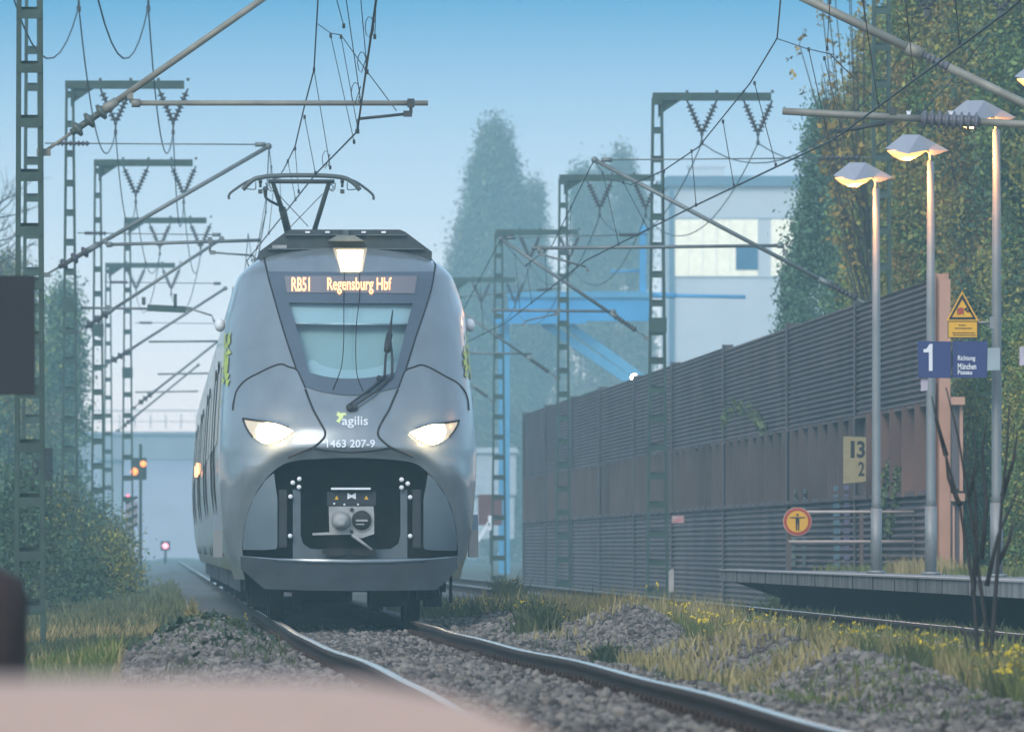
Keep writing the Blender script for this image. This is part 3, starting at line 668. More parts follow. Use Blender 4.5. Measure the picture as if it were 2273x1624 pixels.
for x in (992, 1172):
    plate(smooth_line([(x-78, 1022), (x, 1016), (x+75, 1022), (x+70, 1055), (x, 1066), (x-68, 1055)], 3, True), .16, .2, M_cav, 'buffer_socket')
# bumper and skirt
bp = [(385, 1068), (600, 1086), (850, 1098), (1090, 1100), (1330, 1098), (1580, 1088), (1772, 1074), (1777, 1145), (1715, 1215), (1640, 1281), (1350, 1287), (1090, 1288), (800, 1285), (540, 1276), (470, 1215), (390, 1150)]
b = MB()
def mb_(u, v):
    q = P(u, v, TY); x = q.x-TX; return Vector((q.x, TY-.04+.55*(1-math.sqrt(max(0, 1-(abs(x)/1.5)**2.6)))+.25*max(0, .72-q.z), q.z))
obj('bumper_skirt', skin_poly(densify(QS(bp, Q2), 10), mb_, 14, Vector((0, .25, 0))), M_bump, train)
b = MB(); b.tube([mb_(*p)+Vector((0, -.006, 0)) for p in QS([(620, 1092), (850, 1103), (1090, 1106), (1330, 1103), (1560, 1094)], Q2)], .012, 6); obj('bumper_edge', b, M_frame, train)
for sg in (-1, 1):
    vs = []; b = MB()
    for z in np.linspace(.46, .66, 4):
        for y in np.linspace(.55, 3.8, 6): vs.append((TX+sg*(interp(W_T, z)-(.1 if y < .6 else 0)), TY+y, z))
    b.add(vs, [(i*6+k, i*6+k+1, (i+1)*6+k+1, (i+1)*6+k) for i in range(3) for k in range(5)], True); obj('side_skirt', b, M_body, train)
# running gear
def wheelset(y, parent):
    ax = MB(); ax.tube([(TX-.7, TY+y, .42), (TX+.7, TY+y, .42)], .08, 10); a = obj('axle', ax, M_wheel, parent)
    for sg in (-1, 1):
        b = MB().lathe((TX+sg*.68, TY+y, .42), (TX+sg*.83, TY+y, .42), ((0, .2), (0, .45), (.2, .45), (.25, .42), (1, .42), (1, .2)), 28); obj('wheel', b, M_wheel, a)
for y0 in (3.0, 22.5, 44.5, 66.5, 88.0):
    b = MB(); b.box((TX, TY+y0+1.3, .62), (2.1, 3.6, .42))
    for sg in (-1, 1): b.box((TX+sg*1.0, TY+y0+1.3, .48), (.22, 3.4, .3)); b.box((TX+sg*.98, TY+y0+.3, .3), (.2, .5, .3))
    bo = obj('bogie', b, M_dark, train)
    wheelset(y0+.1, bo); wheelset(y0+2.5, bo)
b = MB(); b.box((TX, TY+2.0, .50), (1.5, .5, .3)); b.box((TX-.55, TY+1.6, .27), (.1, .3, .26)); b.box((TX+.45, TY+1.6, .27), (.34, .25, .22))
b.box((TX-.25, TY+2.1, .30), (.5, .3, .16)); b.box((TX+.9, TY+1.9, .35), (.25, .3, .25)); b.box((TX-.95, TY+1.9, .35), (.2, .3, .3))
b.tube([(TX+1.14, TY+1.6, .55), (TX+1.14, TY+1.6, .2)], .02, 6); b.tube([(TX+.95, TY+1.5, .5), (TX+1.0, TY+1.5, .28), (TX+.9, TY+1.5, .26)], .03, 6)
obj('sand_pipes', b, M_dark, train)
# step boxes and camera pods
for sg in (-1, 1):
    b = MB(); b.prism([(TY+2.2, .70), (TY+2.2, 1.0), (TY+2.35, 1.17), (TY+2.7, 1.17), (TY+2.7, .70)], 'x', TX+sg*1.36, TX+sg*1.46); obj('step_box', b, M_body, train)
    b = MB(); b.ball((TX+sg*1.385, TY+2.9, 3.27), .075, 14, (.8, 1.2, 1)); obj('camera_pod', b, M_white, train)
# roof fairing
def rf(y, k=0): return [(-.95, 3.98), (-.955, 4.07), (-.66+k, 4.29), (-.60+k, 4.315), (.60-k, 4.315), (.66-k, 4.29), (.955, 4.07), (.95, 3.98)]
b = MB(); vs = [(TX+x, TY+y, z) for y in (2.4, 13.0) for x, z in rf(y)]; n = 8
b.add(vs, [(i, (i+1) % n, (i+1) % n+n, i+n) for i in range(n)]+[tuple(range(n))[::-1], tuple(range(n, 16))])
fair = obj('roof_fairing', b, M_roof, train)
b = MB(); b.box((TX, TY+2.37, 4.255), (1.34, .05, .012)); b.box((TX, TY+2.37, 4.10), (1.72, .05, .014)); obj('fairing_ridge', b, M_frame, fair)
b = MB()
for x in (-.42, -.2, .2, .42): b.box((TX+x, TY+2.38, 4.285), (.05, .04, .02))
obj('fairing_clip', b, M_white, fair)
b = MB(); b.box((TX-.73, TY+2.37, 4.125), (.16, .04, .035)); obj('fairing_plate', b, M_steel, fair)
b = MB(); b.prism([(-.2+TX, 4.185), (-.1+TX, 4.245), (.1+TX, 4.245), (.2+TX, 4.185)], 'y', TY+2.2, TY+2.7); b.prism([(TX-.035, 4.24), (TX-.028, 4.31), (TX+.028, 4.31), (TX+.035, 4.24)], 'y', TY+2.25, TY+2.4)
obj('horn_cowl', b, M_frame, train)
# pantograph
PD = 140.0
pan = MB(); pan.box((TX, PD+1.5, 4.2), (1.2, 1.6, .12)); pan = obj('pantograph', pan, M_dark, train)
def Z(x, y): return (418.2+x*.20151, 345.5+y*.20151)      # detail of the pantograph
def ZP(x, y, d=0): return P(*Z(x, y), PD+d)
M_pan = mat('pantograph_grey', (0.10, 0.115, 0.11), 0.5, 0.3, 0.2)
M_horn = mat('pantograph_horn', (0.07, 0.085, 0.085), 0.5, 0.2, 0.2)
for d in (0, .38):
    b = MB(); L = smooth_line([(600, 375), (650, 320), (720, 262), (800, 240), (900, 226), (1060, 219), (1240, 217), (1420, 219), (1580, 227), (1700, 242), (1770, 268), (1840, 320), (1890, 380)], 3)
    b.tube([ZP(*p, d) for p in L], .032, 8); obj('contact_strip', b, M_pan, pan)
b = MB(); b.tube([ZP(880, 283, .15), ZP(1610, 287, .15)], .03, 8); obj('head_beam', b, M_pan, pan)
for L in ([(700, 268), (640, 290), (560, 340), (455, 420), (447, 480)], [(1800, 270), (1850, 292), (1930, 345), (2030, 430), (2038, 487)]):
    b = MB(); b.tube([ZP(*p, .2) for p in smooth_line(L, 3)], .017, 6); obj('end_horn', b, M_horn, pan)
b = MB()
for x in (793, 1695): b.tube([ZP(x, 262, .15), ZP(x, 300, .15)], .028, 6); b.tube([ZP(x, 300, .15), ZP(x, 350, .15)], .02, 6); b.box(ZP(x, 395, .15), (.055, .055, .055))
for L in ([(742, 290), (742, 360), (720, 372), (650, 368), (635, 355)], [(1750, 290), (1752, 365), (1770, 375), (1845, 370), (1850, 355)], [(850, 300), (880, 370), (930, 390), (945, 330)], [(1545, 350), (1580, 390), (1610, 370), (1620, 300)], [(890, 310), (915, 370), (940, 300)], [(1560, 385), (1600, 350), (1560, 310)]):
    b.tube([ZP(*p, .15) for p in smooth_line(L, 3)], .007, 5)
obj('head_fittings', b, M_horn, pan)
b = MB(); b.tube([ZP(930, 295, .3), ZP(1020, 560, .9), ZP(1090, 830, 1.4), P(*Z(1100, 900), PD+1.6)], [.03, .034, .04, .04], 8); b.tube([ZP(1550, 295, .3), ZP(1400, 780, 1.3), ZP(1370, 900, 1.5)], [.03, .034, .04], 8)
b.tube([ZP(1035, 590, .95), ZP(1095, 830, 1.4)], .052, 8)
obj('upper_arm', b, M_pan, pan)
b = MB(); b.tube([ZP(845, 360, .3), ZP(850, 460, .5), ZP(900, 500, .7), ZP(990, 545, .85)], [.035, .018, .018, .018], 6); b.tube([ZP(985, 420, .6), ZP(1320, 780, 1.3)], .006, 5); b.tube([ZP(1480, 420, .6), ZP(1110, 800, 1.3)], .006, 5); obj('guide_rod', b, M_pan, pan)
# ================================================================== OVERHEAD LINE
M_mast = mat('mast_green', (0.05, 0.09, 0.07), .7, .1, .45, 3.5, bump=.1)
M_mastrust = mat('mast_foot_rust', (0.10, 0.075, 0.062), .8, .1, .4, 3)
M_zinc = mat('zinc_tube', (0.20, 0.22, 0.21), .5, .4, .25, 5)
M_tubeold = mat('old_tube', (0.30, 0.29, 0.24), .6, .2, .35, 4)
M_ins = mat('insulator_brown', (0.06, 0.05, 0.05), .35, 0, .3, 5)
M_insgreen = mat('insulator_green', (0.09, 0.115, 0.095), .4, 0, .3, 5)
M_wire = mat('copper_wire', (0.035, 0.045, 0.05), .6, .4, .3, 4)
M_bolt = mat('clamp_dark', (0.06, 0.065, 0.065), .6, .3)
def insulator(b, p, q, r0, r1, n):
    p, q = Vector(p), Vector(q); prof = [(0, r0)]
    for k in range(n):
        t0 = (k+.25)/n; t1 = (k+.5)/n; t2 = (k+.75)/n
        prof += [(t0, r0), (t1-.02/n*5, r1), (t1+.02/n*5, r1*.96), (t2, r0)]
    prof.append((1, r0)); b.lathe(p, q, prof, 10); return b
def mast(label, X, Y, zb, zt, w0, w1, arm=None, rust=0.0, group='lattice masts of the overhead line', depth=.30, step=.62, plate=None):
    t = thing('lattice_mast', label, 'mast', (X, Y, zb), group)
    wa = lambda z: (w0+(w1-w0)*(z-zb)/(zt-zb))/2
    for sx in (-1, 1):
        b = MB()
        for sy in (-1, 1):
            k = .055
            b.bar((X+sx*(wa(zb)-k/2), Y+sy*depth/2, zb-.2), (X+sx*(wa(zt)-k/2), Y+sy*depth/2*.75, zt), k, .05)
        b.bar((X+sx*(wa(zb)-.006), Y, zb-.2), (X+sx*(wa(zt)-.006), Y, zt), .012, depth*.9)
        obj('mast_leg', b, M_mast, t)
    b = MB(); z = zb+.25; k = 0
    while z < zt-.1:
        for sy in (-1, 1):
            zz = z+(0 if sy < 0 else step*.08)
            b.box((X, Y+sy*(depth/2+.012), zz), (2*wa(zz)-.02, .016, .105))
        z += step; k += 1
    lt = obj('batten_plates', b, M_mast, t); lt['kind'] = 'stuff'
    if rust: 
        b = MB().box((X, Y, zb-.05), (w0+.25, .6, .3)); obj('mast_foot', b, mat('concrete_foot', (0.25, 0.24, 0.22), .9), t)
    if plate:
        b = MB().box((X, Y-depth/2-.03, plate), (2*wa(plate)+.03, .05, .32)); obj('clamp_plate', b, M_mast, t)
    if arm:                                            # (arm length, list of (x offset a, x offset b) for each V string)
        L, vs_ = arm
        b = MB(); b.box((X+L/2-.1, Y, zt+.02), (L, .2, .17)); b.prism([(X+.02, zt-.065), (X+.5, zt-.065), (X+.12, zt-.32), (X+.02, zt-.45)], 'y', Y-.05, Y+.05)
        ca = obj('cross_arm', b, M_mast, t)
        for xa, xb in vs_:
            xm = (xa+xb)/2; V_ = Vector((X+xm, Y, zt-.78))
            for xx in (xa, xb):
                top = Vector((X+xx, Y, zt-.06)); k1 = top+(V_-top)*.12
                b = MB(); b.tube([top, k1], .02, 6); insulator(b, k1, V_+(top-V_)*.06, .035, .085, 7); b.box((X+xx, Y, zt+.13), (.06, .1, .06)); obj('insulator_string', b, M_ins, ca)
            b = MB(); b.tube([V_, V_-Vector((0, 0, .16))], .022, 6); b.box(V_-Vector((0, 0, .2)), (.07, .16, .09)); b.box(V_, (.07, .06, .08)); obj('suspension_clamp', b, M_bolt, ca)
    return t
def cantilever(t, base, peak, s0, s1, tube_r=.035, hook=None, arm=None, tie=None, m=M_zinc, ins=(.07, .22), insm=M_ins, ins_big=True, s_ins=None, arm_r=.018):
    """inclined tube from the mast to the messenger wire, registration tube, steady arm and top tie"""
    base, peak = Vector(base), Vector(peak); D = peak-base
    b = MB(); b.tube([base, base+D*ins[0]], tube_r if ins[0] > .3 else .02, 8); b.tube([base+D*ins[1], peak], tube_r, 10); b.box(base, (.16, .12, .08))
    b.lathe(base+D*(ins[1]-.015), base+D*(ins[1]+.035), ((0, tube_r*1.5), (1, tube_r*1.35)), 10); b.ball(peak, .06)
    tb = obj('cantilever_tube', b, m, t)
    b = MB(); b.tube([base+D*ins[0], base+D*(ins[0]+.03)], .045, 8); insulator(b, base+D*ins[0], base+D*ins[1], .04, .10 if ins_big else .065, 3 if ins_big else 7); obj('insulator', b, insm, tb)
    if s0 is not None:
        s0, s1 = Vector(s0), Vector(s1); b = MB()
        if s_ins:
            E = s1-s0; b.tube([s0, s0+E*s_ins[0]], tube_r*.85, 10); b.tube([s0+E*s_ins[1], s1], tube_r*.8, 10)
            i_ = MB(); insulator(i_, s0+E*s_ins[0], s0+E*s_ins[1], tube_r*1.3, tube_r*2.1, 8)
        else: b.tube([s0, s1], tube_r*.8, 10)
        if hook is not None: b.tube([s0, Vector(hook)], .02, 6); b.box(Vector(hook), (.07, .07, .07)); b.lathe(s0, s0+(s1-s0).normalized()*.1, ((0, tube_r*1.3), (1, tube_r*1.3)), 8)
        st = obj('registration_tube', b, m, t)
        if s_ins: obj('insulator', i_, insm, st)
        if arm:
            a0, a1, drop = (Vector(p) for p in arm); b = MB()
            b.tube([Vector((a0.x, a0.y, s1.z)), a0], .022, 6); b.box(Vector((a0.x, a0.y, s1.z)), (.08, .08, .10)); b.tube([a0, a1], arm_r, 8); b.box(a0+(a1-a0)*.06, (.1, .05, .07)); b.tube([a1, drop], .014, 6); b.box(drop, (.05, .05, .05))
            obj('steady_arm', b, M_zinc if m is M_zinc else M_bolt, st)
    if tie:
        p, q = Vector(tie[0]), Vector(tie[1]); b = MB(); E = q-p; b.tube([p, p+E*.05], .012, 6); b.tube([p+E*.2, q], .012, 6); b.tube([q, q-E.normalized()*.18], .04, 8); ti = obj('top_tie', b, m, t)
        b = MB(); insulator(b, p+E*.05, p+E*.2, .025, .05, 8); obj('insulator', b, M_ins, ti)
D1, D2, D3, D4, D5, D6 = 124., 182., 227., 273., 321., 372.
GL = 'lattice masts left of the track'
VA = [(.64, 1.28), (1.86, 2.48)]
# left row
m1 = mast('near green lattice mast with rusty foot at the left picture edge', (66-U0)*D1/F, D1, -.16, 12.0, .36, .26, None, 0, GL, .34, .62, plate=None)
cantilever(m1, P(97, 338, D1), P(711, -92, D1), P(292, 229, D1), P(950, 229, D1), .038, hook=P(289, 213, D1), arm=(P(912, 252, D1), P(795, 264, D1), P(793, 292, D1)), tie=(P(90, -95, D1), P(700, -96, D1)), m=M_tubeold, ins=(.10, .23), insm=M_insgreen)
m1b = mast('second left mast, mostly hidden behind the near green mast', (72-U0)*D2/F, D2, -.4, 10.85, .40, .24, (2.45, [(.46, 1.10), (1.63, 2.27)]), 0, GL)
cantilever(m1b, P(101, 610, D2), P(596, 325, D2), P(236, 543, D2), P(578, 533, D2), .036, hook=P(233, 534, D2), arm=(P(466, 560, D2), P(563, 567, D2), P(566, 584, D2)), tie=(P(100, 318, D2), P(590, 321, D2)), ins=(.06, .2), m=M_zinc)
m2 = mast('left mast with the tallest visible crossarm above the train', (155-U0)*D3/F, D3, -.5, 10.5, .42, .19, (2.5, VA), 0, GL, plate=5.9)
cantilever(m2, P(171, 738, D3), P(492, 530, D3), P(180, 683, D3), P(415, 686, D3), .034, arm=(P(418, 684, D3), P(470, 700, D3), P(475, 712, D3)), tie=(P(172, 517, D3), P(490, 521, D3)), ins=(.06, .22))
b = MB(); b.bar(P(327, 683, D3), P(413, 687, D3), .14, .1); b.box(P(389, 668, D3), (.07, .1, .3)); b.box(P(319, 668, D3), (.08, .1, .16)); obj('section_beam', b, M_mast, m2)
m3 = mast('third left mast back, crossarm just under the tallest one', (217-U0)*D4/F, D4, -.5, 10.5, .40, .19, (2.5, VA), 0, GL, plate=6.3)
cantilever(m3, P(232, 812, D4), P(500, 640, D4), P(330, 758, D4), P(500, 757, D4), .034, tie=(P(232, 626, D4), P(490, 629, D4)), ins=(.06, .2))
m4 = mast('left mast farther back standing closest to the train', (283-U0)*D5/F, D5, -.5, 10.5, .40, .20, (2.45, VA), 0, GL, plate=6.0)
cantilever(m4, P(296, 905, D5), P(500, 745, D5), P(350, 830, D5), P(480, 828, D5), .034, tie=(P(300, 716, D5), P(490, 718, D5)), ins=(.06, .2))
m5 = mast('most distant pale left mast with a short looking crossarm', (240-U0)*D6/F, D6, -.5, 10.5, .40, .20, (2.4, VA), 0, GL)
cantilever(m5, P(262, 955, D6), P(440, 810, D6), P(300, 870, D6), P(440, 868, D6), .034, ins=(.06, .2))
# right row
GR = 'lattice masts right of the tracks'
E0, E1, E2, E3, E4 = 183., 233., 284., 333., 392.
r0 = mast('nearest right mast rising in front of the big autumn trees', (1956-U0)*E0/F, E0, -.3, 10.5, .36, .30, None, 0, GR, depth=.3)
b = MB()
for a, c, v_ in ((2012, 2100, (2057, 22)), (2160, 2275, (2222, 24))):
    for x_ in (a, c): insulator(b, P(x_, -50, E0), P(*v_, E0), .03, .08, 8)
    b.box(P(v_[0], v_[1]+8, E0), (.08, .12, .12))
obj('insulator_string', b, M_ins, r0)
cantilever(r0, P(1938, 682, E0), P(1320, 355, E0), P(1738, 545, E0), P(1180, 551, E0), .036, hook=P(1742, 563, E0), arm=(P(1197, 563, E0), P(1300, 592, E0), P(1304, 600, E0)), tie=(P(1940, 350, E0), P(1335, 355, E0)), ins=(.06, .16), m=M_zinc, ins_big=False)
r1 = mast('right mast with the highest crossarm in front of the factory', (1459-U0)*E1/F, E1, -.4, 10.5, .50, .24, (2.55, VA), 0, GR, plate=5.6)
cantilever(r1, P(1437, 750, E1), P(1112, 530, E1), P(1366, 691, E1), P(1092, 688, E1), .036, hook=P(1370, 703, E1), arm=(P(1240, 696, E1), P(1166, 712, E1), P(1162, 720, E1)), tie=(P(1437, 520, E1), P(1125, 528, E1)), ins=(.08, .22), m=M_zinc, ins_big=False)
r2 = mast('middle right mast before the pale distant trees', (1250-U0)*E2/F, E2, -.4, 10.5, .42, .24, (2.5, VA), 0, GR)
cantilever(r2, P(1237, 838, E2), P(1000, 675, E2), P(1180, 785, E2), P(1010, 783, E2), .034, tie=(P(1237, 640, E2), P(1010, 660, E2)), ins=(.08, .25), ins_big=False)
r3 = mast('far right mast next to the blue gantry column', (1107-U0)*E3/F, E3, -.4, 10.5, .48, .26, (2.55, VA), 0, GR)
cantilever(r3, P(1095, 890, E3), P(930, 770, E3), P(1050, 855, E3), P(900, 850, E3), .034, ins=(.08, .25), ins_big=False)
r4 = mast('farthest right mast, its arm showing just over the train flank', (1010-U0)*E4/F, E4, -.4, 10.5, .48, .26, (2.3, VA), 0, GR)
# overhead cantilever hanging in from the right edge
DN = 129.
rn = thing('lattice_mast', 'right edge mast outside the picture whose thick tubes reach in', 'mast', ((2440-U0)*DN/F, DN, -.3), GR)
b = MB()
for sx in (-1, 1): b.bar(((2440-U0)*DN/F+sx*.15, DN, -.4), ((2440-U0)*DN/F+sx*.11, DN, 11), .06, .3)
for k in range(18): b.box(((2440-U0)*DN/F, DN, .2+.62*k), (.3, .3, .1))
obj('mast_frame', b, M_mast, rn)
cantilever(rn, P(2420, 300, DN), P(1735, -28, DN), P(2420, 284, DN), P(1737, 247, DN), .054, arm=(P(1982, 270, DN), P(1858, 292, DN), P(1852, 308, DN)), m=M_tubeold, ins=(.46, .56), insm=mat('insulator_grey', (0.14, 0.14, 0.16), .4, 0, .3, 5), ins_big=False, s_ins=(.36, .55), arm_r=.028)
b = MB()
for x in (2017, 2110):
    for k in (-1, 0, 1): b.tube([P(x, 268, DN), P(x+k*4, 268-22, DN)], .008, 5)
obj('bird_spike', b, M_white, rn)
# ---- wires
def wire_line(name, label, cat, first, parts, group=None):
    t = thing(name, label, cat, first, group)
    for nm, pts, r in parts:
        b = MB(); b.tube(pts, r, 6); obj(nm, b, M_wire, t)
    return t
def ipt(pts, y):
    ys = [p[1] for p in pts]; return Vector([float(np.interp(y, ys, [p[k] for p in pts])) for k in (0,)]+[y]+[float(np.interp(y, ys, [p[2] for p in pts]))])
cw = [Vector((1.78, 62, 5.6)), P(835, 0, 95), P(793, 292, D1), P(700, 387, 140), Vector((1.5, D2, 5.63)), Vector((2.3, D3, 5.62)), Vector((1.6, D4, 5.62)), Vector((2.2, D5, 5.6)), Vector((1.7, D6, 5.6)), Vector((2.0, 430, 5.6))]
mw = [Vector((1.85, 62, 7.0)), Vector((1.85, 95, 6.9)), P(711, -92, D1), P(703, 48, 128), P(697, 155, 131), P(676, 235, 134.6), P(655, 325, 144), P(630, 376, 153.5), P(617, 396, 160), P(605, 396, 170), P(597, 325, D2), Vector((1.9, 190, 6.7)), Vector((1.9, 205, 6.3)), Vector((1.9, 218, 6.6)), Vector((1.9, D3, 7.4)), Vector((1.9, 240, 6.5)), Vector((1.9, 260, 6.5)), Vector((1.9, D4, 7.4)), Vector((1.9, 297, 6.3)), Vector((1.9, D5, 7.4)), Vector((1.9, 347, 6.3)), Vector((1.9, D6, 7.4))]
t = wire_line('overhead_line', 'overhead contact and carrying wires above the left track', 'overhead line', cw[0], [('contact_wire', cw, .011), ('carrying_wire', mw, .009)])
def dropper(a, b_, r=.005, loop=True):
    b = MB(); b.tube([a, b_], r, 5)
    if loop:
        c = Vector(b_)+Vector((-.055, 0, .10)); b.tube([Vector(b_)+Vector((.0, 0, .03))]+[c+Vector((.045*math.cos(k), 0, .11*math.sin(k))) for k in np.linspace(-.9, 4.6, 9)]+[Vector(b_)+Vector((0, 0, .17))], r, 5)
    b.box(b_, (.03, .05, .05)); b.box(a, (.03, .05, .05)); return obj('dropper', b, M_wire, t)
for pa, da, pb, db in (((752, -90), 92, (805, 150), 108), ((835-3, -60), 95, (878*.0+888*.0+890, 600), 0),):
    pass
dropper(P(808, 78, 128), P(870, 1000, 128)*0+P(863, 300, 128), .006) if False else None
stitch = [P(703, 52, 128), P(734, 74, 127), P(757, 78, 126), P(808, 150, 125), P(880, 246, D1)]
b = MB(); b.tube(stitch, .006, 5); obj('stitch_wire', b, M_wire, t)
for a, c in (((734, 80, 127), (786, 315, 126)), ((757, 82, 126.5), (794, 285, D1)), ((697, 155, 131), (733, 372, 135)), ((676, 260, 134.6), (700, 384, 139.5)), ((655, 330, 144), (663, 425, 145))):
    dropper(P(*a), P(*c), .005, a[0] in (697,))
for a, c in (((742, -20), (763, 58)), ((767, -10), (801, 228)), ((800, -10), (815, 160)), ((835, -10), (832, 82))):
    y0_, y1_ = 110, 112
    dropper(P(*a, 108), P(*c, 112), .005, c[1] > 70)
for y_ in (150, 158, 166, 174): dropper(ipt(mw, y_), ipt(cw, y_), .005, False)
for y_ in (190, 200, 210, 218, 236, 250, 262, 285, 300, 335, 350): dropper(ipt(mw, y_), ipt(cw, y_), .006, False)
cw = [Vector((7.25, 75, 5.68)), P(2233, 28, 98.4), P(1852, 309, DN), P(1544, 456, 153.5), P(1300, 578, E0), Vector((7.5, E1, 5.65)), Vector((7.0, E2, 5.65)), Vector((7.5, E3, 5.6)), Vector((7.2, E4, 5.6))]
mw = [Vector((7.5, 75, 7.1)), P(1735, -28, DN), P(1725, 85, 135), P(1665, 185, 138.5), P(1551, 326, 147), P(1474, 378, 154.7), P(1400, 410, 163), P(1345, 394, 170), P(1318, 356, E0), Vector((7.3, 200, 6.4)), Vector((7.3, 215, 6.4)), P(1112, 530, E1), Vector((7.2, 258, 6.3)), Vector((7.2, E2, 7.4)), Vector((7.2, 308, 6.3)), Vector((7.2, E3, 7.4)), Vector((7.2, 360, 6.3)), Vector((7.2, E4, 7.4))]
t = wire_line('overhead_line', 'overhead contact and carrying wires above the right track', 'overhead line', cw[0], [('contact_wire', cw, .012), ('carrying_wire', mw, .010)])
b = MB(); b.tube([P(1725, 86, 135), P(1790, 108, 132), P(1842, 120, 130), P(1985, 262, DN)], .007, 5); obj('stitch_wire', b, M_wire, t)
for a, c in (((1795, 110, 132), (1842, 322, 134)), ((1675, 185, 138), (1722, 366, 141)), ((1605, 270, 143), (1629, 412, 146)), ((1535, 336, 148), (1545, 455, 153)), ((1474, 380, 155), (1473, 488, 157)), ((1842, 5, 125), (1836, 108, 130)), ((1915, 0, 118), (1950, 236, 124)), ((2010, 0, 110), (2028, 168, 116)), ((2120, 0, 104), (2130, 95, 107)), ((1830, 130, 131), (1870, 296, DN))):
    dropper(P(*a), P(*c), .006, False)
for y_ in (165, 173, 192, 204, 214, 222, 245, 258, 270, 300, 320): dropper(ipt(mw, y_), ipt(cw, y_), .006, False)
# feeder lines hung in the V strings
def sag(a, b_, s, n=14): return [Vector(a)+(Vector(b_)-Vector(a))*(k/n)-Vector((0, 0, 4*s*(k/n)*(1-k/n))) for k in range(n+1)]
def feeder(label, pts, sags, group):
    L = []
    for k, (a, c) in enumerate(zip(pts[:-1], pts[1:])): L += sag(a, c, sags[min(k, len(sags)-1)])[:-1]
    L.append(Vector(pts[-1])); b = MB(); b.tube(L, .013, 6); o = obj('feeder_wire', b, M_wire, loc=pts[0])
    return tag(o, label, 'wire', group)
lm = [((155-U0)*D3/F, D3), ((217-U0)*D4/F, D4), ((283-U0)*D5/F, D5), ((240-U0)*D6/F, D6)]
for o_, x1, x0, nm in ((.96, .78, -2.25, 'left hand feeder wire hanging on the mast side'), (2.17, 1.95, -1.15, 'right hand feeder wire hanging on the track side')):
    feeder('sagging %s insulators of the left masts' % nm, [Vector((x0, D1, 10.0)), Vector(((72-U0)*D2/F+x1, D2, 9.9))]+[Vector((X+o_, Y, 10.5-.98)) for X, Y in lm], (2.0, 1.25, 1.2, 1.1), 'feeder wires of the left masts')
rm = [((1956-U0)*E0/F-.35, E0), ((1459-U0)*E1/F, E1), ((1250-U0)*E2/F, E2), ((1107-U0)*E3/F, E3), ((1010-U0)*E4/F, E4)]
for o_, nm in ((.96, 'left hand feeder wire hanging on the mast side'), (2.17, 'right hand feeder wire hanging on the far side')):
    feeder('sagging %s insulators of the right masts' % nm, [Vector((X+o_, Y, 10.5-.98)) for X, Y in rm], (1.15,), 'feeder wires of the right masts')
# ================================================================== NOISE BARRIER, PLATFORM, LAMPS, SIGNS
M_barr = mat('barrier_panel_brown', (0.21, 0.148, 0.135), .8, .05, .35, .5, color2=(0.105, 0.082, 0.08), bump=.15)
M_barrd = mat('barrier_sheet_dark', (0.115, 0.088, 0.084), .8, .05, .3, .8)
M_barr_lamplit = mat('barrier_sheet_rust', (0.19, 0.115, 0.095), .8, .05, .45, .6)  # warm lamp light on the nearest bay put into the colour
M_post = mat('barrier_post_rose', (0.52, 0.29, 0.20), .75, 0, .2, 2)  # pinkish end post, warm lamp light put into its rosier colour
M_postd = mat('barrier_post_dark', (0.11, 0.10, 0.105), .75, 0, .2, 2)
M_conc = mat('platform_concrete', (0.30, 0.29, 0.27), .9, color2=(0.13, 0.13, 0.12), scale=2.5, bump=.3, bscale=15, stretch=(1, 1, .4))
M_edge = mat('platform_edge_pale', (0.50, 0.47, 0.44), .85, var=.25, scale=4)
M_void = mat('platform_underside', (0.035, 0.035, 0.035), .95)  # shade under the slab put into this near-black; slab joints share it
WX, WY0, WY1 = 12.0, 166.0, 353.0
nb = thing('noise_barrier', 'long brown ribbed noise barrier behind the platform', 'noise barrier', (WX, WY0, -.3))
def ribbed(z0, z1, y0, y1, pitch, name, amp=.045, x=WX):
    b = MB(); prof = []; z = z0
    while z < z1-1e-6:
        for q_, h_ in ((0, 0), (.16, .15), (.28, .92), (.45, 1.0), (.62, .92), (.74, .15), (.9, 0)): prof.append((x-amp*h_, z+pitch*q_))
        z += pitch
    prof = [(a, min(c, z1)) for a, c in prof]; n = len(prof)
    v = [(a, y, c) for y in (y0, y1) for a, c in prof]+[(x+.12, y, c) for y in (y0, y1) for c in (z0, z1)]
    f = [(i, i+1, n+i+1, n+i) for i in range(n-1)]+[(2*n, 2*n+1, 2*n+3, 2*n+2), (n-1, 2*n+1, 2*n+3, 2*n-1), (0, 2*n, 2*n+2, n)]
    b.add(v, f, False); return obj(name, b, M_barr, nb)
posts = [166.0, 185.0, 205.0, 228.0, 251.0, 271.0, 292.0, 312.0, 333.0, 353.0]
for a, c in zip(posts[:-1], posts[1:]):
    ribbed(3.05, 4.95+.0012*(a-166), a+.1, c-.1, .093, 'upper_panel', .055); ribbed(-.35, 1.62, a+.1, c-.1, .108, 'lower_panel', .06)
    b = MB(); y = a+.1
    b.box((WX+.10, (a+c)/2, 2.33), (.06, c-a-.2, 1.5))
    while y < c-2.4: b.box((WX-.02, y+.3, 2.33), (.26, .10, 1.44)); b.box((WX+.055, y+1.75, 2.33), (.05, 1.2, 1.42)); y += 2.9
    b.box((WX-.03, (a+c)/2, 1.66), (.16, c-a-.2, .08)); b.box((WX-.02, (a+c)/2, 3.03), (.12, c-a-.2, .05))
    obj('middle_sheet', b, M_barr_lamplit if a < 180 else M_barrd, nb)
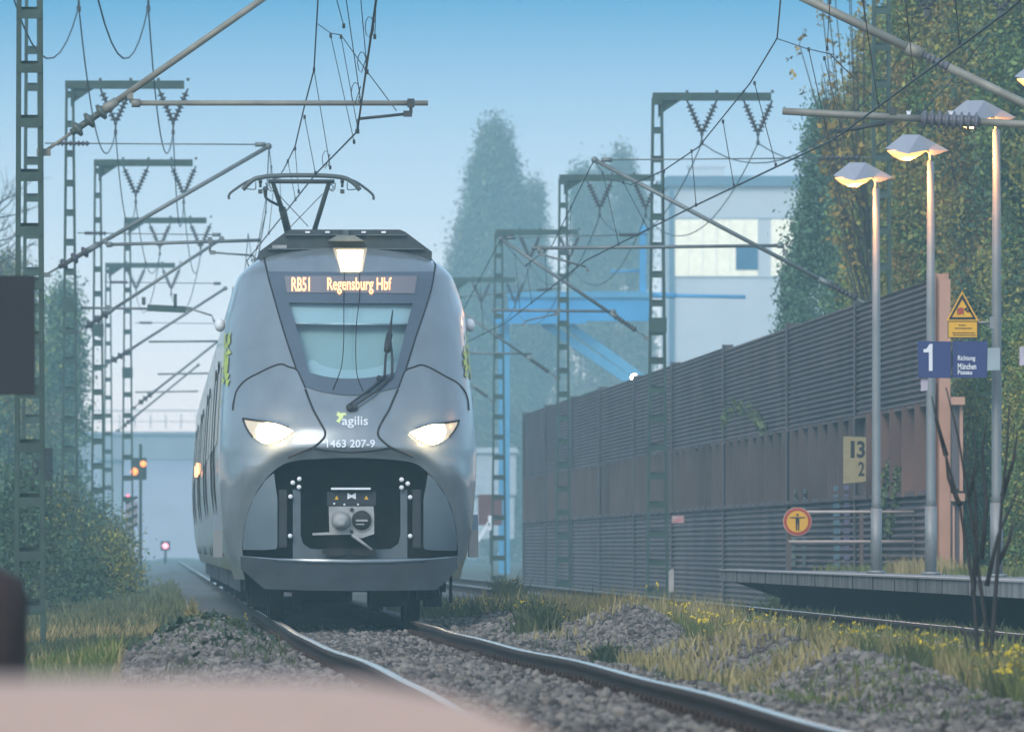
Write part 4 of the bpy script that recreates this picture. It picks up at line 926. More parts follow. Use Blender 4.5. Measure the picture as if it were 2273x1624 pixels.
for i, y in enumerate(posts):
    b = MB(); z1 = 5.02+.0012*(y-166)
    for dx in (-.10, .10): b.box((WX+.02+dx, y, (z1-.35)/2), (.025, .24, z1+.35))
    b.box((WX+.02, y, (z1-.35)/2), (.18, .03, z1+.33))
    if i == 0: b.box((WX+.075, y-.14, (z1-.4)/2), (.17, .02, z1+.2))
    obj('barrier_post', b, M_post if i == 0 else M_postd, nb)
b = MB(); b.box((WX+.235, 165.6, .5), (.15, .28, 2.0)); b.box((WX+.235, 165.6, 2.35), (.15, .28, 1.3))
sb = obj('end_buttress', b, M_postd, nb)
b = MB(); b.box((WX+.235, 165.42, 1.58), (.21, .30, .12)); b.box((WX+.235, 165.42, 3.05), (.21, .30, .12)); b.box((WX+.18, 165.44, .45), (.03, .05, 2.0)); b.box((WX+.295, 165.44, .45), (.05, .05, 2.0)); b.box((WX+.295, 165.44, 2.35), (.05, .05, 1.35))
obj('buttress_cap', b, M_post, sb)
# coloured patches on the lower panels
for u, w_, col, nm in ((1762, .10, (0.19, 0.23, 0.16), 'green'), (1786, .06, (0.13, 0.18, 0.18), 'teal'), (1858, .13, (0.17, 0.26, 0.29), 'cyan'), (1880, .12, (0.22, 0.15, 0.24), 'violet')):
    d = WX*F/(u-U0)-.9; b = MB()
    for k in range(12): b.box((WX-.062, d, .36+k*.15-.25+.09), (.012, w_*13, .085))
    obj('paint_patch', b, mat('paint_'+nm, col, .7, var=.4, scale=8), nb)
# climbing plants on the barrier
M_vine = mat('vine_leaf', (0.14, 0.18, 0.07), .75, color2=(0.05, 0.08, 0.03), island=True)
def vine(label, pts, n, r, sz):
    C = []; b = MB(); L = [P(u, v, WX*F/(u-U0)-1.5) for u, v in pts]
    b.tube(L, .012, 5); t = thing('climbing_plant', label, 'plant', L[0]); obj('stem', b, M_weed, t)
    for k in range(n):
        i = NR.random()*(len(L)-1); q = L[int(i)].lerp(L[int(i)+1], i-int(i)); C.append(np.array(q)+NR.normal(size=3)*np.array([r*.4, r*2, r]))
    obj('foliage', leaves(np.array(C), sz), M_vine, t)
vine('thin climbing plant arching over the upper panels of the barrier', [(1610, 930), (1612, 915), (1625, 905), (1650, 905), (1672, 922), (1690, 940), (1705, 962)], 240, .10, .045)
vine('bushy climber covering the number board side of the barrier', [(1950, 1270), (1948, 1200), (1955, 1130), (1968, 1080), (1975, 1040)], 420, .10, .06)
vine('short creeper hanging on the middle of the barrier near the lamps', [(1968, 1190), (1985, 1120), (1995, 1040)], 170, .08, .05)
# platform
PX0, PY1, PZ = 9.0, 173.0, .45
pf = thing('platform', 'raised concrete platform with a pale edge beside the right track', 'platform', (PX0, 140, -.3))
b = MB(); b.box((PX0+1.45, (60+PY1)/2, PZ-.085-.004), (2.9, PY1-60, .165)); obj('platform_slab', b, M_conc, pf)
b = MB(); b.box((PX0+.15, (60+PY1)/2, PZ+.004), (.34, PY1-60+.02, .02)); obj('platform_edge', b, M_edge, pf)
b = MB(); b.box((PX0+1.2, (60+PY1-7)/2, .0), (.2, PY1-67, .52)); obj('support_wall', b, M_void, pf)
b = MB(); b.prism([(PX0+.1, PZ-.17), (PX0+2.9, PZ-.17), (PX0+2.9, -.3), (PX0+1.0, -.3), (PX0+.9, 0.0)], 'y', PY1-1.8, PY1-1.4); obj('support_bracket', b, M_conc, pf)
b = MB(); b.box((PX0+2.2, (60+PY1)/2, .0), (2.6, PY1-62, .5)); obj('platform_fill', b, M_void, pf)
for y in np.arange(80, 172, 4.0):
    b = MB().box((PX0-.004, y, PZ-.09), (.012, .03, .165)); obj('slab_joint', b, M_void, pf)
a = NR.uniform(10.3, 11.9, 2600); c = NR.uniform(128, 171, 2600); k = vnoise(a, c, .5, 61) > .35
g_ = blades(a[k], c[k], .10, .007, 'platform_grass', M_gg, .5, z=np.full(int(k.sum()), PZ))
a = NR.uniform(10.2, 11.0, 500); c = NR.uniform(146, 152, 500); blades(a, c, .20, .006, 'platform_grass', M_gd, .4, z=np.full(500, PZ))
# railing with the round sign
RY = 171.0
rl = thing('railing', 'two bar handrail across the end of the platform', 'railing', ((1752-U0)*RY/F, RY, PZ))
for u in (1752, 1912, 2030):
    b = MB(); x = (u-U0)*RY/F; b.box((x, RY, (PZ+1.38)/2), (.06, .06, 1.38-PZ)); obj('railing_post', b, mat('railing_post_brown', (0.13, 0.09, 0.08), .7), rl)
for z in (1.375, .905):
    b = MB(); b.tube([((1750-U0)*RY/F, RY-.03, z), ((2032-U0)*RY/F, RY-.03, z)], .022, 8); obj('rail_bar', b, mat('railing_bar_pale', (0.55, 0.46, 0.42), .6), rl)
def disc(c, r, y, n=28): return [(c[0]+r*math.cos(2*math.pi*k/n), c[1]+r*math.sin(2*math.pi*k/n)) for k in range(n)]
sc_ = P(1770, 1157, RY-.1)
sg = thing('round_sign', 'round yellow no entry sign with a red rim and a black standing figure', 'sign', sc_)
M_sred = mat('sign_red', (0.42, 0.05, 0.03), .5, var=.15); M_syel = mat('sign_yellow', (0.78, 0.42, 0.02), .5, var=.08); M_sblk = mat('sign_black', (0.02, 0.02, 0.025), .6)
M_spale = mat('sign_rim_pale', (0.8, 0.45, 0.3), .5)
b = MB(); b.prism(disc((sc_.x, sc_.z), .225, 0), 'y', RY-.10, RY-.07); obj('sign_plate', b, M_spale, sg)
b = MB(); b.prism(disc((sc_.x, sc_.z), .215, 0), 'y', RY-.108, RY-.10); obj('sign_rim', b, M_sred, sg)
b = MB(); b.prism(disc((sc_.x, sc_.z), .17, 0), 'y', RY-.116, RY-.108); obj('sign_face', b, M_syel, sg)
b = MB(); Y_ = (RY-.122, RY-.116); x, z = sc_.x, sc_.z
b.prism(disc((x, z+.105), .02, 0, 12), 'y', *Y_)
for po in ([(-.125, .072), (.125, .072), (.125, .058), (.03, .05), (.03, -.03), (-.03, -.03), (-.03, .05), (-.125, .058)], [(-.03, -.03), (-.004, -.03), (-.006, -.14), (-.026, -.14)], [(.004, -.03), (.03, -.03), (.026, -.14), (.006, -.14)]):
    b.prism([(x+p[0], z+p[1]) for p in po], 'y', *Y_)
obj('sign_figure', b, M_sblk, sg)
# number board on the barrier
nbd = thing('number_board', 'pale weathered board with the black number 13 on the barrier', 'sign', (WX-.15, 180, 1.7))
ND = 180.0; Bp = lambda u, v: P(u, v, ND)
b = MB(); q = [(1872, 968), (1922, 970), (1922, 1068), (1872, 1073)]; v = [Bp(*p) for p in q]; b.add(v+[p+Vector((0, .05, 0)) for p in v], [(0, 1, 2, 3), (7, 6, 5, 4), (0, 4, 5, 1), (1, 5, 6, 2), (2, 6, 7, 3), (3, 7, 4, 0)])
obj('board', b, mat('board_ochre', (0.42, 0.36, 0.20), .8, var=.3, scale=6), nbd)
b = MB(); mp3 = lambda u, v: Bp(u, v)+Vector((0, -.006, 0))
text_fit(b, '1', 1888, 1897, 978, 1016, mp3, .03); text_fit(b, '3', 1902, 1920, 978, 1016, mp3, .03); text_fit(b, '2', 1905, 1919, 1024, 1056, mp3, .02)
obj('lettering', b, M_sblk, nbd)
b = MB().box(P(1505, 1152, 238), (.26, .04, .16)); o = obj('red_plate', b, mat('plate_red_white', (0.5, 0.12, 0.12), .6, color2=(0.55, 0.5, 0.5), scale=7), loc=P(1505, 1152, 238)); tag(o, 'small faded red and white plate low on the noise barrier', 'sign')
for u, v, d, h_, lb in ((1490, 1290, 218, .42, 'pale short marker post at the foot of the barrier behind the mast'), (1066, 1310, 300, .42, 'small pale marker post in the grass beside the train')):
    b = MB().box(P(u, v, d), (.10, .10, h_)); b.prism([(P(u, v, d).x-.05, P(u, v, d).z+h_/2), (P(u, v, d).x+.05, P(u, v, d).z+h_/2), (P(u, v, d).x+.03, P(u, v, d).z+h_/2+.05)], 'y', d-.05, d+.05)
    tag(obj('marker_post', b, M_edge, loc=P(u, v, d)), lb, 'post')
# lamps
M_pole = mat('lamp_pole_zinc', (0.26, 0.28, 0.28), .55, .3, .2, 3)
M_hood = mat('lamp_hood_grey', (0.30, 0.33, 0.38), .5, .1, .1, 3)
M_bulb = mat('lamp_lens_glow', (0.9, 0.7, 0.4), .3, emit=(1.0, 0.40, 0.09), estr=1.0)
def lamp(label, u, d, top_v, k=1.0):
    x = (u-U0)*d/F; zt = H-(top_v-V0)*d/F
    t = thing('platform_lamp', label, 'lamp', (x, d, PZ), 'platform lamps')
    b = MB(); b.tube([(x, d, PZ), (x, d, PZ+.9)], .078, 14); b.tube([(x, d, PZ+.85), (x, d, PZ+1.0), (x, d, PZ+3.4), (x, d, zt-.15)], [.078, .062, .058, .045], 14); b.lathe((x, d, PZ), (x, d, PZ+.04), ((0, .13), (1, .13)), 12)
    b.tube([(x, d, zt-.16), (x, d, zt-.06), (x-.03, d, zt-.01), (x-.14, d, zt+.02)], .026, 8)
    obj('lamp_pole', b, M_pole, t)
    hx = x-.27; z0 = zt+.0
    b = MB()                                           # folded kite shaped hood
    v = [(hx-.33*k, d, z0+.02), (hx-.05, d-.22, z0-.06), (hx+.24, d-.06, z0-.0), (hx+.24, d+.06, z0-.0), (hx-.05, d+.22, z0-.02), (hx-.10, d-.05, z0+.20), (hx+.12, d-.05, z0+.20), (hx+.12, d+.05, z0+.20), (hx-.10, d+.05, z0+.20),
         (hx+.50, d-.12, z0-.01), (hx+.50, d+.12, z0+.0), (hx+.24, d, z0+.11), (hx+.26, d, z0-.09)]
    b.add(v, [(0, 1, 5), (1, 2, 6, 5), (2, 3, 7, 6), (3, 4, 8, 7), (4, 0, 8), (0, 5, 8), (5, 6, 7, 8), (6, 11, 9), (6, 9, 2), (7, 10, 11), (11, 10, 9), (2, 9, 12), (9, 10, 12), (3, 10, 7)])
    obj('lamp_hood', b, M_hood, t)
    b = MB(); n = 16; L = [(hx-.30*k, z0+.005), (hx+.20, z0-.01)]
    prof = [(0, .02), (.15, .10), (.4, .16), (.6, .16), (.85, .09), (1, .02)]
    vs = []; fs = []
    for tt, rr in prof:
        cx = L[0][0]+(L[1][0]-L[0][0])*tt
        for j in range(7): an = math.pi*j/6; vs.append((cx, d-.0+rr*math.cos(an)*.9, z0-.005-rr*.8*math.sin(an)))
    fs = [(i*7+j, (i+1)*7+j, (i+1)*7+j+1, i*7+j+1) for i in range(5) for j in range(6)]+[tuple(range(7)), tuple(range(35, 42))[::-1]]+[(i*7, i*7+6, (i+1)*7+6, (i+1)*7) for i in range(5)]
    b.add(vs, fs, True); obj('lamp_lens', b, M_bulb, t)
    li = bpy.data.lights.new('lamp_light', 'POINT'); li.energy = 55; li.color = (1.0, .36, .09); li.shadow_soft_size = .08
    lo_ = bpy.data.objects.new('lamp_light', li); COL.objects.link(lo_); lo_.parent = t; lo_.location = (hx-x-.03, -.0, z0-PZ-.16)
    return t
lamp('platform lamp farthest from the viewer, leftmost of the glowing row', 1945, 150, 393)
lamp('middle glowing platform lamp, its pole behind the blue number sign', 2066, 142.3, 333)
lamp('glowing platform lamp whose pole carries the yellow warning sign', 2212, 131.1, 260)
lamp('platform lamp at the right picture edge, only its glowing tip in view', 2372, 119.6, 174)
# signs on the third pole
SD = 130.6; sp3 = lambda u, v: P(u, v, SD)
M_blue = mat('sign_blue', (0.025, 0.04, 0.16), .45, var=.15)
def sign_box(poly, y0, y1, m, name, parent):
    b = MB(); v = [P(*p, SD)+Vector((0, y0, 0)) for p in poly]; n = len(v); v2 = [q+Vector((0, y1-y0, 0)) for q in v]
    b.add(v+v2, [tuple(range(n)), tuple(range(2*n-1, n-1, -1))]+[(i, i+n, (i+1) % n+n, (i+1) % n) for i in range(n)]); return obj(name, b, m, parent)
def shift(y): return lambda u, v: P(u, v, SD)+Vector((0, y, 0))
s1 = thing('platform_number_sign', 'dark blue platform sign with a large white number 1', 'sign', sp3(2073, 840))
sign_box([(2037, 757), (2110, 758), (2110, 839), (2038, 838)], -.06, .02, M_blue, 'sign_panel', s1)
b = MB(); n1 = [(2049, 775), (2056, 774), (2062, 764), (2069, 763), (2069, 823), (2061, 823), (2061, 782), (2049, 782)]; skin_poly(n1, shift(-.068), 6, Vector((0, .006, 0)), b); obj('numeral', b, M_white, s1)
s2 = thing('direction_sign', 'dark blue platform sign reading Richtung München Passau in white', 'sign', sp3(2150, 838))
sign_box([(2114, 757), (2191, 757), (2190, 838), (2114, 838)], -.06, .02, M_blue, 'sign_panel', s2)
b = MB()
text_fit(b, 'Richtung', 2125, 2164, 789, 803, shift(-.068), .022); text_fit(b, 'München', 2125, 2166, 806, 820, shift(-.068), .022); text_fit(b, 'Passau', 2125, 2157, 821, 831, shift(-.068), .022)
obj('lettering', b, M_white, s2)
s3 = thing('sign_mounting', 'pale grey mounting box and bar holding the blue signs to the lamp pole', 'bracket', sp3(2205, 800))
sign_box([(2188, 772), (2219, 772), (2219, 821), (2188, 822)], -.05, .03, mat('mount_grey', (0.36, 0.44, 0.46), .6), 'mounting_box', s3)
sign_box([(2050, 780), (2200, 780), (2200, 812), (2050, 812)], .03, .06, M_pole, 'mounting_bar', s3)
sign_box([(2044, 838), (2060, 838), (2059, 866), (2044, 868)], -.02, .02, mat('plate_lilac', (0.50, 0.46, 0.52), .6), 'small_plate', s3)
s4 = thing('warning_sign', 'yellow high voltage warning sign, triangle above a text panel', 'sign', sp3(2135, 750))
sign_box([(2135, 646), (2170, 709), (2170, 712), (2169, 713), (2169, 749), (2103, 749), (2103, 713), (2101, 711), (2102, 708)], -.06, -.03, M_syel, 'sign_plate', s4)
b = MB(); tri = [(2135, 652), (2166, 709), (2105, 709)]; ti2 = [(2135, 664), (2158.5, 704), (2112, 704)]
v = [shift(-.066)(*p) for p in tri+ti2]; b.add(v, [(0, 1, 4, 3), (1, 2, 5, 4), (2, 0, 3, 5)]); 
for a_, c_ in (((2103.5, 713), (2168.5, 713)), ((2103.5, 749), (2168.5, 749)), ((2103.5, 713), (2103.5, 749)), ((2168.5, 713), (2168.5, 749))): b.bar(shift(-.064)(*a_), shift(-.064)(*c_), .007, .006)
obj('sign_border', b, M_sblk, s4)
b = MB()
for po in ([(2141, 684), (2147, 682), (2146, 688), (2150, 692), (2147, 694), (2143, 690), (2139, 688)], [(2150, 684), (2155, 688), (2151, 694), (2148, 689)], [(2124, 700), (2125, 700), (2125, 684), (2124, 684)], [(2137, 700), (2138, 700), (2138, 684), (2137, 684)]): skin_poly(po, shift(-.066), 4, Vector((0, .004, 0)), b)
obj('pictogram', b, M_sblk, s4)
b = MB(); skin_poly([(2125, 686), (2130, 682), (2138, 684), (2137, 696), (2127, 698)], shift(-.067), 4, Vector((0, .004, 0)), b); obj('pictogram_flash', b, M_sred, s4)
b = MB()
for yy, x0, x1 in ((722, 2127, 2145), (729, 2119, 2158), (739, 2113, 2163), (744, 2115, 2165)):
    x = x0
    while x < x1-2:
        w_ = 2+3*random.Random(x*7+yy).random(); v = [shift(-.064)(*p) for p in ((x, yy-1.6), (min(x+w_, x1), yy-1.6), (min(x+w_, x1), yy+1.2), (x, yy+1.2))]; b.add(v, [(0, 1, 2, 3)]); x += w_+1
obj('fine_print', b, mat('print_brown', (0.16, 0.10, 0.03), .7), s4)
b = MB(); b.tube([shift(-.02)(2165, 716), shift(-.02)(2202, 715)], .014, 6); b.box(shift(0)(2202, 716), (.06, .12, .14)); b.box(shift(-.02)(2140, 716), (.3, .02, .03)); obj('sign_bracket', b, M_pole, s4)
# right edge: neighbouring pale plate
b = MB().box(P(2278, 790, 128), (.16, .05, .22)); tag(obj('info_plate', b, mat('plate_lilac', (0.5, 0.46, 0.52)), loc=P(2278, 790, 128)), 'pale plate cut by the right picture edge level with the blue signs', 'sign')
# ================================================================== TREES AND BACKGROUND
TR = np.random.default_rng(21)
def crown(shape, n_clump, n_leaf, csize, up=1.0):
    """clump centres inside a crown outline; shape(h) = radius at relative height, returns offsets"""
    h = TR.random(n_clump)**.85; r = np.array([shape(x) for x in h]); an = TR.uniform(0, 6.283, n_clump); rr = r*np.sqrt(TR.uniform(.25, 1.0, n_clump))
    c = np.stack([np.cos(an)*rr, np.sin(an)*rr, h], 1)
    return c
def tree(name, label, X, Y, zb, ht, shape, m, n_clump=150, n_leaf=110, lsize=.09, csize=.35, group=None, limbs=0, trunk_r=.14, base=.06, mats=None, stretch=1.6, cat='tree'):
    lsize *= .52; n_leaf = int(n_leaf*2.3)
    t = thing(name, label, cat, (X, Y, zb), group)
    c = crown(shape, n_clump, n_leaf, csize); c[:, 2] = zb+ht*(base+(1-base)*c[:, 2]); c[:, 0] += X; c[:, 1] += Y
    b = MB(); pts = [(X+.08*math.sin(k*1.7), Y, zb-.2+ht*.93*k/8) for k in range(9)]; b.tube(pts, [trunk_r*(1.05-k/8.3) for k in range(9)], 8)
    tk = obj('trunk', b, mat('bark', (0.09, 0.075, 0.06), .9, var=.4, scale=6), t)
    if limbs:
        for k in range(limbs):
            b = MB(); i = TR.integers(len(c)); e_ = Vector(c[i]); z0 = zb+ht*max(.1, (e_.z-zb)/ht-.30); s_ = Vector((X, Y, z0)); mid = s_.lerp(e_, .45)+Vector((0, 0, -.02*ht))
            b.tube([s_, mid, e_], [trunk_r*.35, trunk_r*.22, trunk_r*.06], 5); obj('limb', b, MATS['bark'], tk)
    mats = mats or [m]; grp = TR.integers(len(mats), size=len(c))
    for gi, mm in enumerate(mats):
        cc = c[grp == gi]
        if not len(cc): continue
        k = np.repeat(cc, n_leaf, 0); k = k+TR.normal(size=k.shape)*np.array([csize, csize, csize*stretch])*.5
        obj('foliage', leaves(k, lsize), mm, t)
    return t
def L_(c1, c2, nm): return mat(nm, c1, .8, color2=c2, scale=2.2, island=True, stretch=(1, 1, .3))
F_olive = L_((0.378, 0.344, 0.067), (0.131, 0.137, 0.037), 'leaf_olive'); F_brown = L_((0.385, 0.246, 0.056), (0.143, 0.107, 0.032), 'leaf_brown')
F_green = L_((0.202, 0.299, 0.078), (0.067, 0.123, 0.039), 'leaf_green'); F_dark = L_((0.100, 0.181, 0.092), (0.036, 0.078, 0.046), 'leaf_dark')
F_yel = L_((0.367, 0.250, 0.044), (0.162, 0.125, 0.029), 'leaf_yellow'); F_cyp = L_((0.130, 0.247, 0.141), (0.048, 0.104, 0.066), 'leaf_cypress')
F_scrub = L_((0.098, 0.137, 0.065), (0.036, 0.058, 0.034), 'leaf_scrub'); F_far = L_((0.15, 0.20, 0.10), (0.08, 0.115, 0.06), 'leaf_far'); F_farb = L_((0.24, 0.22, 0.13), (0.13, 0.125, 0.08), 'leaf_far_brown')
spire = lambda h: (1.0-.85*h**1.6)*(.75+.25*min(1, h*6))
column_ = lambda h: (.85+.15*math.sin(h*9))*(1-.55*max(0, h-.75)/.25)
def tx(u, d): return (u-U0)*d/F
# tall screen of trees behind the barrier
GT = 'tall trees behind the noise barrier'
tree('cypress_tree', 'dark grey green cypress at the left end of the tree screen', tx(1838, 250), 250, -.4, 11.2, lambda h: 1.30*spire(h), F_cyp, 170, 170, .085, .40, GT, mats=[F_cyp, F_cyp, F_dark])
tree('cypress_tree', 'shorter cypress with pale fringe leaning on the factory side', tx(1768, 262), 262, -.4, 8.0, lambda h: .72*spire(h), F_cyp, 90, 150, .08, .32, GT, mats=[F_cyp, F_dark])
tree('cypress_tree', 'broad dark cypress between the autumn poplar and the mast', tx(1905, 240), 240, -.4, 9.5, lambda h: 1.1*spire(h), F_cyp, 150, 150, .085, .40, GT, mats=[F_cyp, F_green, F_dark])
tree('poplar_tree', 'olive brown autumn poplar behind the nearest right mast', tx(1965, 215), 215, -.4, 11.6, lambda h: .95*column_(h), F_olive, 190, 150, .075, .36, GT, limbs=8, mats=[F_olive, F_green, F_olive])
tree('poplar_tree', 'tall olive poplar above the second lamp', tx(2075, 205), 205, -.4, 12.5, lambda h: 1.0*column_(h), F_olive, 210, 150, .075, .36, GT, limbs=8, mats=[F_olive, F_brown, F_green])
tree('poplar_tree', 'brown tinted poplar above the third lamp', tx(2185, 200), 200, -.4, 12.5, lambda h: 1.0*column_(h), F_olive, 210, 150, .075, .36, GT, limbs=8, mats=[F_olive, F_dark, F_brown])
tree('poplar_tree', 'dense green poplar at the right picture edge', tx(2290, 195), 195, -.4, 12.5, lambda h: 1.0*column_(h), F_green, 200, 150, .075, .36, GT, limbs=6, mats=[F_olive, F_green, F_dark])
tree('poplar_tree', 'dark poplar filling the gap behind the two front poplars', tx(2130, 226), 226, -.4, 12.5, lambda h: 1.35*column_(h), F_dark, 200, 150, .085, .42, GT, mats=[F_dark, F_olive])
tree('poplar_tree', 'dark poplar filling the rear right corner of the tree screen', tx(2255, 222), 222, -.4, 12.5, lambda h: 1.35*column_(h), F_dark, 200, 150, .085, .42, GT, mats=[F_dark, F_olive])
tree('poplar_tree', 'dark tree deep behind the mast and the first lamp', tx(2010, 240), 240, -.4, 10.8, lambda h: 1.25*column_(h), F_dark, 170, 150, .085, .42, GT, mats=[F_dark, F_green])
# sparse autumn poplar reaching over from the top
t = thing('poplar_tree', 'sparse autumn poplar with bare fan of branches and yellow leaves', 'tree', (tx(1960, 206), 206, -.4), GT)
b = MB(); root = Vector((tx(1955, 206), 206, 3.5)); b.tube([(tx(1960, 206), 206, -.5), root, (tx(1930, 206), 206, 7.0)], [.14, .11, .08], 7); tk = obj('trunk', b, MATS['bark'], t)
C = []
for k in range(26):
    s_ = root.lerp(Vector((tx(1930, 206), 206, 7.2)), TR.random()); tipu, tipv = TR.uniform(1770, 1935), TR.uniform(-60, 330)
    if tipv > 150: tipu = max(tipu, 1830)
    e_ = P(tipu, tipv, 206+TR.uniform(-1, 1)); mid = s_.lerp(e_, .5)+Vector((-.12, 0, -.25)); b = MB(); b.tube([s_, mid, e_, e_+Vector((TR.uniform(-.1, .1), 0, .3))], [.026, .015, .009, .004], 5); obj('limb', b, MATS['bark'], tk)
    for j in range(TR.integers(6, 16)):
        q = mid.lerp(e_, TR.uniform(-.2, 1.1)); C.append(np.array(q)+TR.normal(size=3)*.11)
        if j % 4 == 0:
            b2 = q+Vector((TR.normal()*.2, 0, .3)); 
C = np.array(C); C = np.repeat(C, 5, 0)+TR.normal(size=(len(C)*5, 3))*.07; obj('foliage', leaves(C, .055), F_yel, t)
# vines and bushes behind the platform at the right
for i, (u, d, ht, r_, lb, mm) in enumerate(((2190, 171, 3.6, .5, 'leafy green thicket right of the rose end post', [F_green, F_olive]), (2250, 168, 4.2, .6, 'leafy thicket behind the third lamp pole', [F_green, F_dark]), (2310, 160, 4.0, .6, 'thicket cut by the right picture edge', [F_green, F_olive]), (2150, 178, 2.6, .38, 'low bush at the foot of the rose end post', [F_green, F_dark]))):
    tree('thicket', lb, tx(u, d)+.0, d, -.1, ht, lambda h: r_*(1-.5*h), F_green, 90, 150, .05, .30, 'bushes behind the platform', trunk_r=.05, mats=mm, cat='bush')
# dark bare sapling in front of the platform
sx, sy = at_px(2175, 1500, -.12)
t = thing('bare_sapling', 'blurred bare dark sapling with several stems in front of the platform', 'sapling', (sx, sy, -.2))
for L in ([(2165, 1530), (2170, 1440), (2160, 1300), (2130, 1120), (2085, 960), (2068, 880)], [(2185, 1520), (2190, 1400), (2175, 1290), (2150, 1100), (2125, 960), (2100, 860)], [(2195, 1510), (2205, 1380), (2215, 1250), (2225, 1100), (2235, 1000), (2240, 900)], [(2160, 1320), (2168, 1200), (2165, 1100), (2140, 980)], [(2190, 1300), (2215, 1190), (2262, 1080)], [(2150, 1510), (2148, 1440), (2135, 1380)], [(2178, 1240), (2190, 1120), (2180, 1000), (2190, 930)], [(2130, 1120), (2105, 1060), (2098, 1000)], [(2225, 1100), (2250, 1020), (2258, 960)], [(2150, 1100), (2168, 1030), (2160, 960)], [(2100, 1010), (2078, 930), (2080, 850)], [(2215, 1250), (2240, 1200), (2250, 1150)]):
    b = MB(); n = len(L); b.tube([P(*p, sy-.5+.1*TR.random()) for p in L], [.020*(1-.75*k/(n-1)) for k in range(n)], 6); obj('stem', b, mat('sapling_bark', (0.035, 0.03, 0.028), .9), t)
# left: bushes and trees behind the masts
GLT = 'trees behind the left masts'
tree('bushy_tree', 'blue green bushy tree left of the train behind the masts', tx(140, 400), 400, -.6, 10.7, lambda h: 1.35*(1-.75*h**1.5), F_green, 130, 110, .12, .55, GLT, mats=[F_green, F_dark])
tree('bushy_tree', 'dark tree behind the near mast at the left picture edge', tx(40, 390), 390, -.6, 11.3, lambda h: 1.6*(1-.7*h**1.6), F_dark, 140, 110, .12, .55, GLT, mats=[F_green, F_dark, F_farb])
tree('bushy_tree', 'large dark tree cut by the left picture edge', tx(-20, 340), 340, -.6, 9.8, lambda h: 1.7*(1-.6*h**1.6), F_dark, 130, 110, .12, .55, GLT, mats=[F_dark, F_olive])
t = thing('bare_tree', 'bare pale twiggy tree high at the left picture edge', 'tree', (tx(-10, 330), 330, -.6), GLT)
b = MB(); r0_ = P(-15, 760, 330); b.tube([P(-15, 1240, 330), r0_, P(-12, 420, 330)], [.16, .12, .03], 6); tk = obj('trunk', b, MATS['bark'], t)
for k in range(40):
    s_ = r0_.lerp(P(-12, 450, 330), TR.random()); an = TR.uniform(-1.2, 1.4); L = TR.uniform(.6, 1.7); e_ = s_+Vector((math.sin(an)*L, TR.normal()*.3, math.cos(an)*L*.8+.1)); b = MB(); b.tube([s_, s_.lerp(e_, .5)+Vector((0, 0, -.08)), e_], [.03, .02, .008], 4)
    for j in range(7):
        q = s_.lerp(e_, TR.uniform(.3, 1)); a2 = an+TR.normal()*.8; l2 = TR.uniform(.2, .6); b.tube([q, q+Vector((math.sin(a2)*l2, 0, math.cos(a2)*l2))], [.010, .005], 4)
    obj('limb', b, MATS['bark'], tk)
for u, d, ht, r_, lb, mm in ((125, 225, 2.2, .7, 'low scrub bush at the foot of the tall crossarm mast', [F_scrub, F_olive]), (190, 235, 1.9, .8, 'scrub bush in the middle of the left verge', [F_scrub, F_dark]), (250, 262, 1.5, .7, 'scrub bush beside the signal post', [F_scrub, F_olive]), (40, 180, 2.2, .8, 'dark scrub behind the near mast foot', [F_dark, F_scrub]), (170, 200, 1.0, .6, 'small dark bush in the left verge before the masts', [F_dark, F_scrub]), (235, 215, 1.15, .6, 'small olive bush in the left verge near the track', [F_olive, F_scrub])):
    tree('scrub_bush', lb, tx(u, d), d, -.5, ht, lambda h: r_*(1.1-.75*h), F_scrub, 46, 110, .06, .42, 'scrub in the left verge', trunk_r=.03, mats=mm, cat='bush')
# far trees
GF = 'hazy trees in the distance'
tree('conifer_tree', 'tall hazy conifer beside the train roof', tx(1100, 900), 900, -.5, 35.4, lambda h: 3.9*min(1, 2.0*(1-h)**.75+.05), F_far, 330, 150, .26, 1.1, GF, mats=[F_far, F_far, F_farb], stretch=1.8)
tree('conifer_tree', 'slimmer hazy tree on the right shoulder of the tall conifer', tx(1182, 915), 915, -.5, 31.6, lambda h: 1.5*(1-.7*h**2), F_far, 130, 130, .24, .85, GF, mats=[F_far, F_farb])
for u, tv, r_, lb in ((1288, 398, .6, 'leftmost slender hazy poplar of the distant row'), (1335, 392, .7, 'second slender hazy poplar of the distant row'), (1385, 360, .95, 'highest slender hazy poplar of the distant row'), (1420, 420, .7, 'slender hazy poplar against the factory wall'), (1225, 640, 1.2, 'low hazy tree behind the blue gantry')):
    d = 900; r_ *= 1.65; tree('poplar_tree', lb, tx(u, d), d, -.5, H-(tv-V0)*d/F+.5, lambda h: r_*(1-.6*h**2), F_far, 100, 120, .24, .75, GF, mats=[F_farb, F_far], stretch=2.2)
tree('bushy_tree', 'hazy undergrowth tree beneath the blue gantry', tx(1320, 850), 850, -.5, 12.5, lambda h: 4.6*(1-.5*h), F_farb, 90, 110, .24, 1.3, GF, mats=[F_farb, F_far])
tree('bushy_tree', 'hazy undergrowth right beside the train flank', tx(1110, 860), 860, -.5, 13.0, lambda h: 4.2*(1-.5*h), F_far, 130, 130, .24, 1.2, GF, mats=[F_farb, F_far])
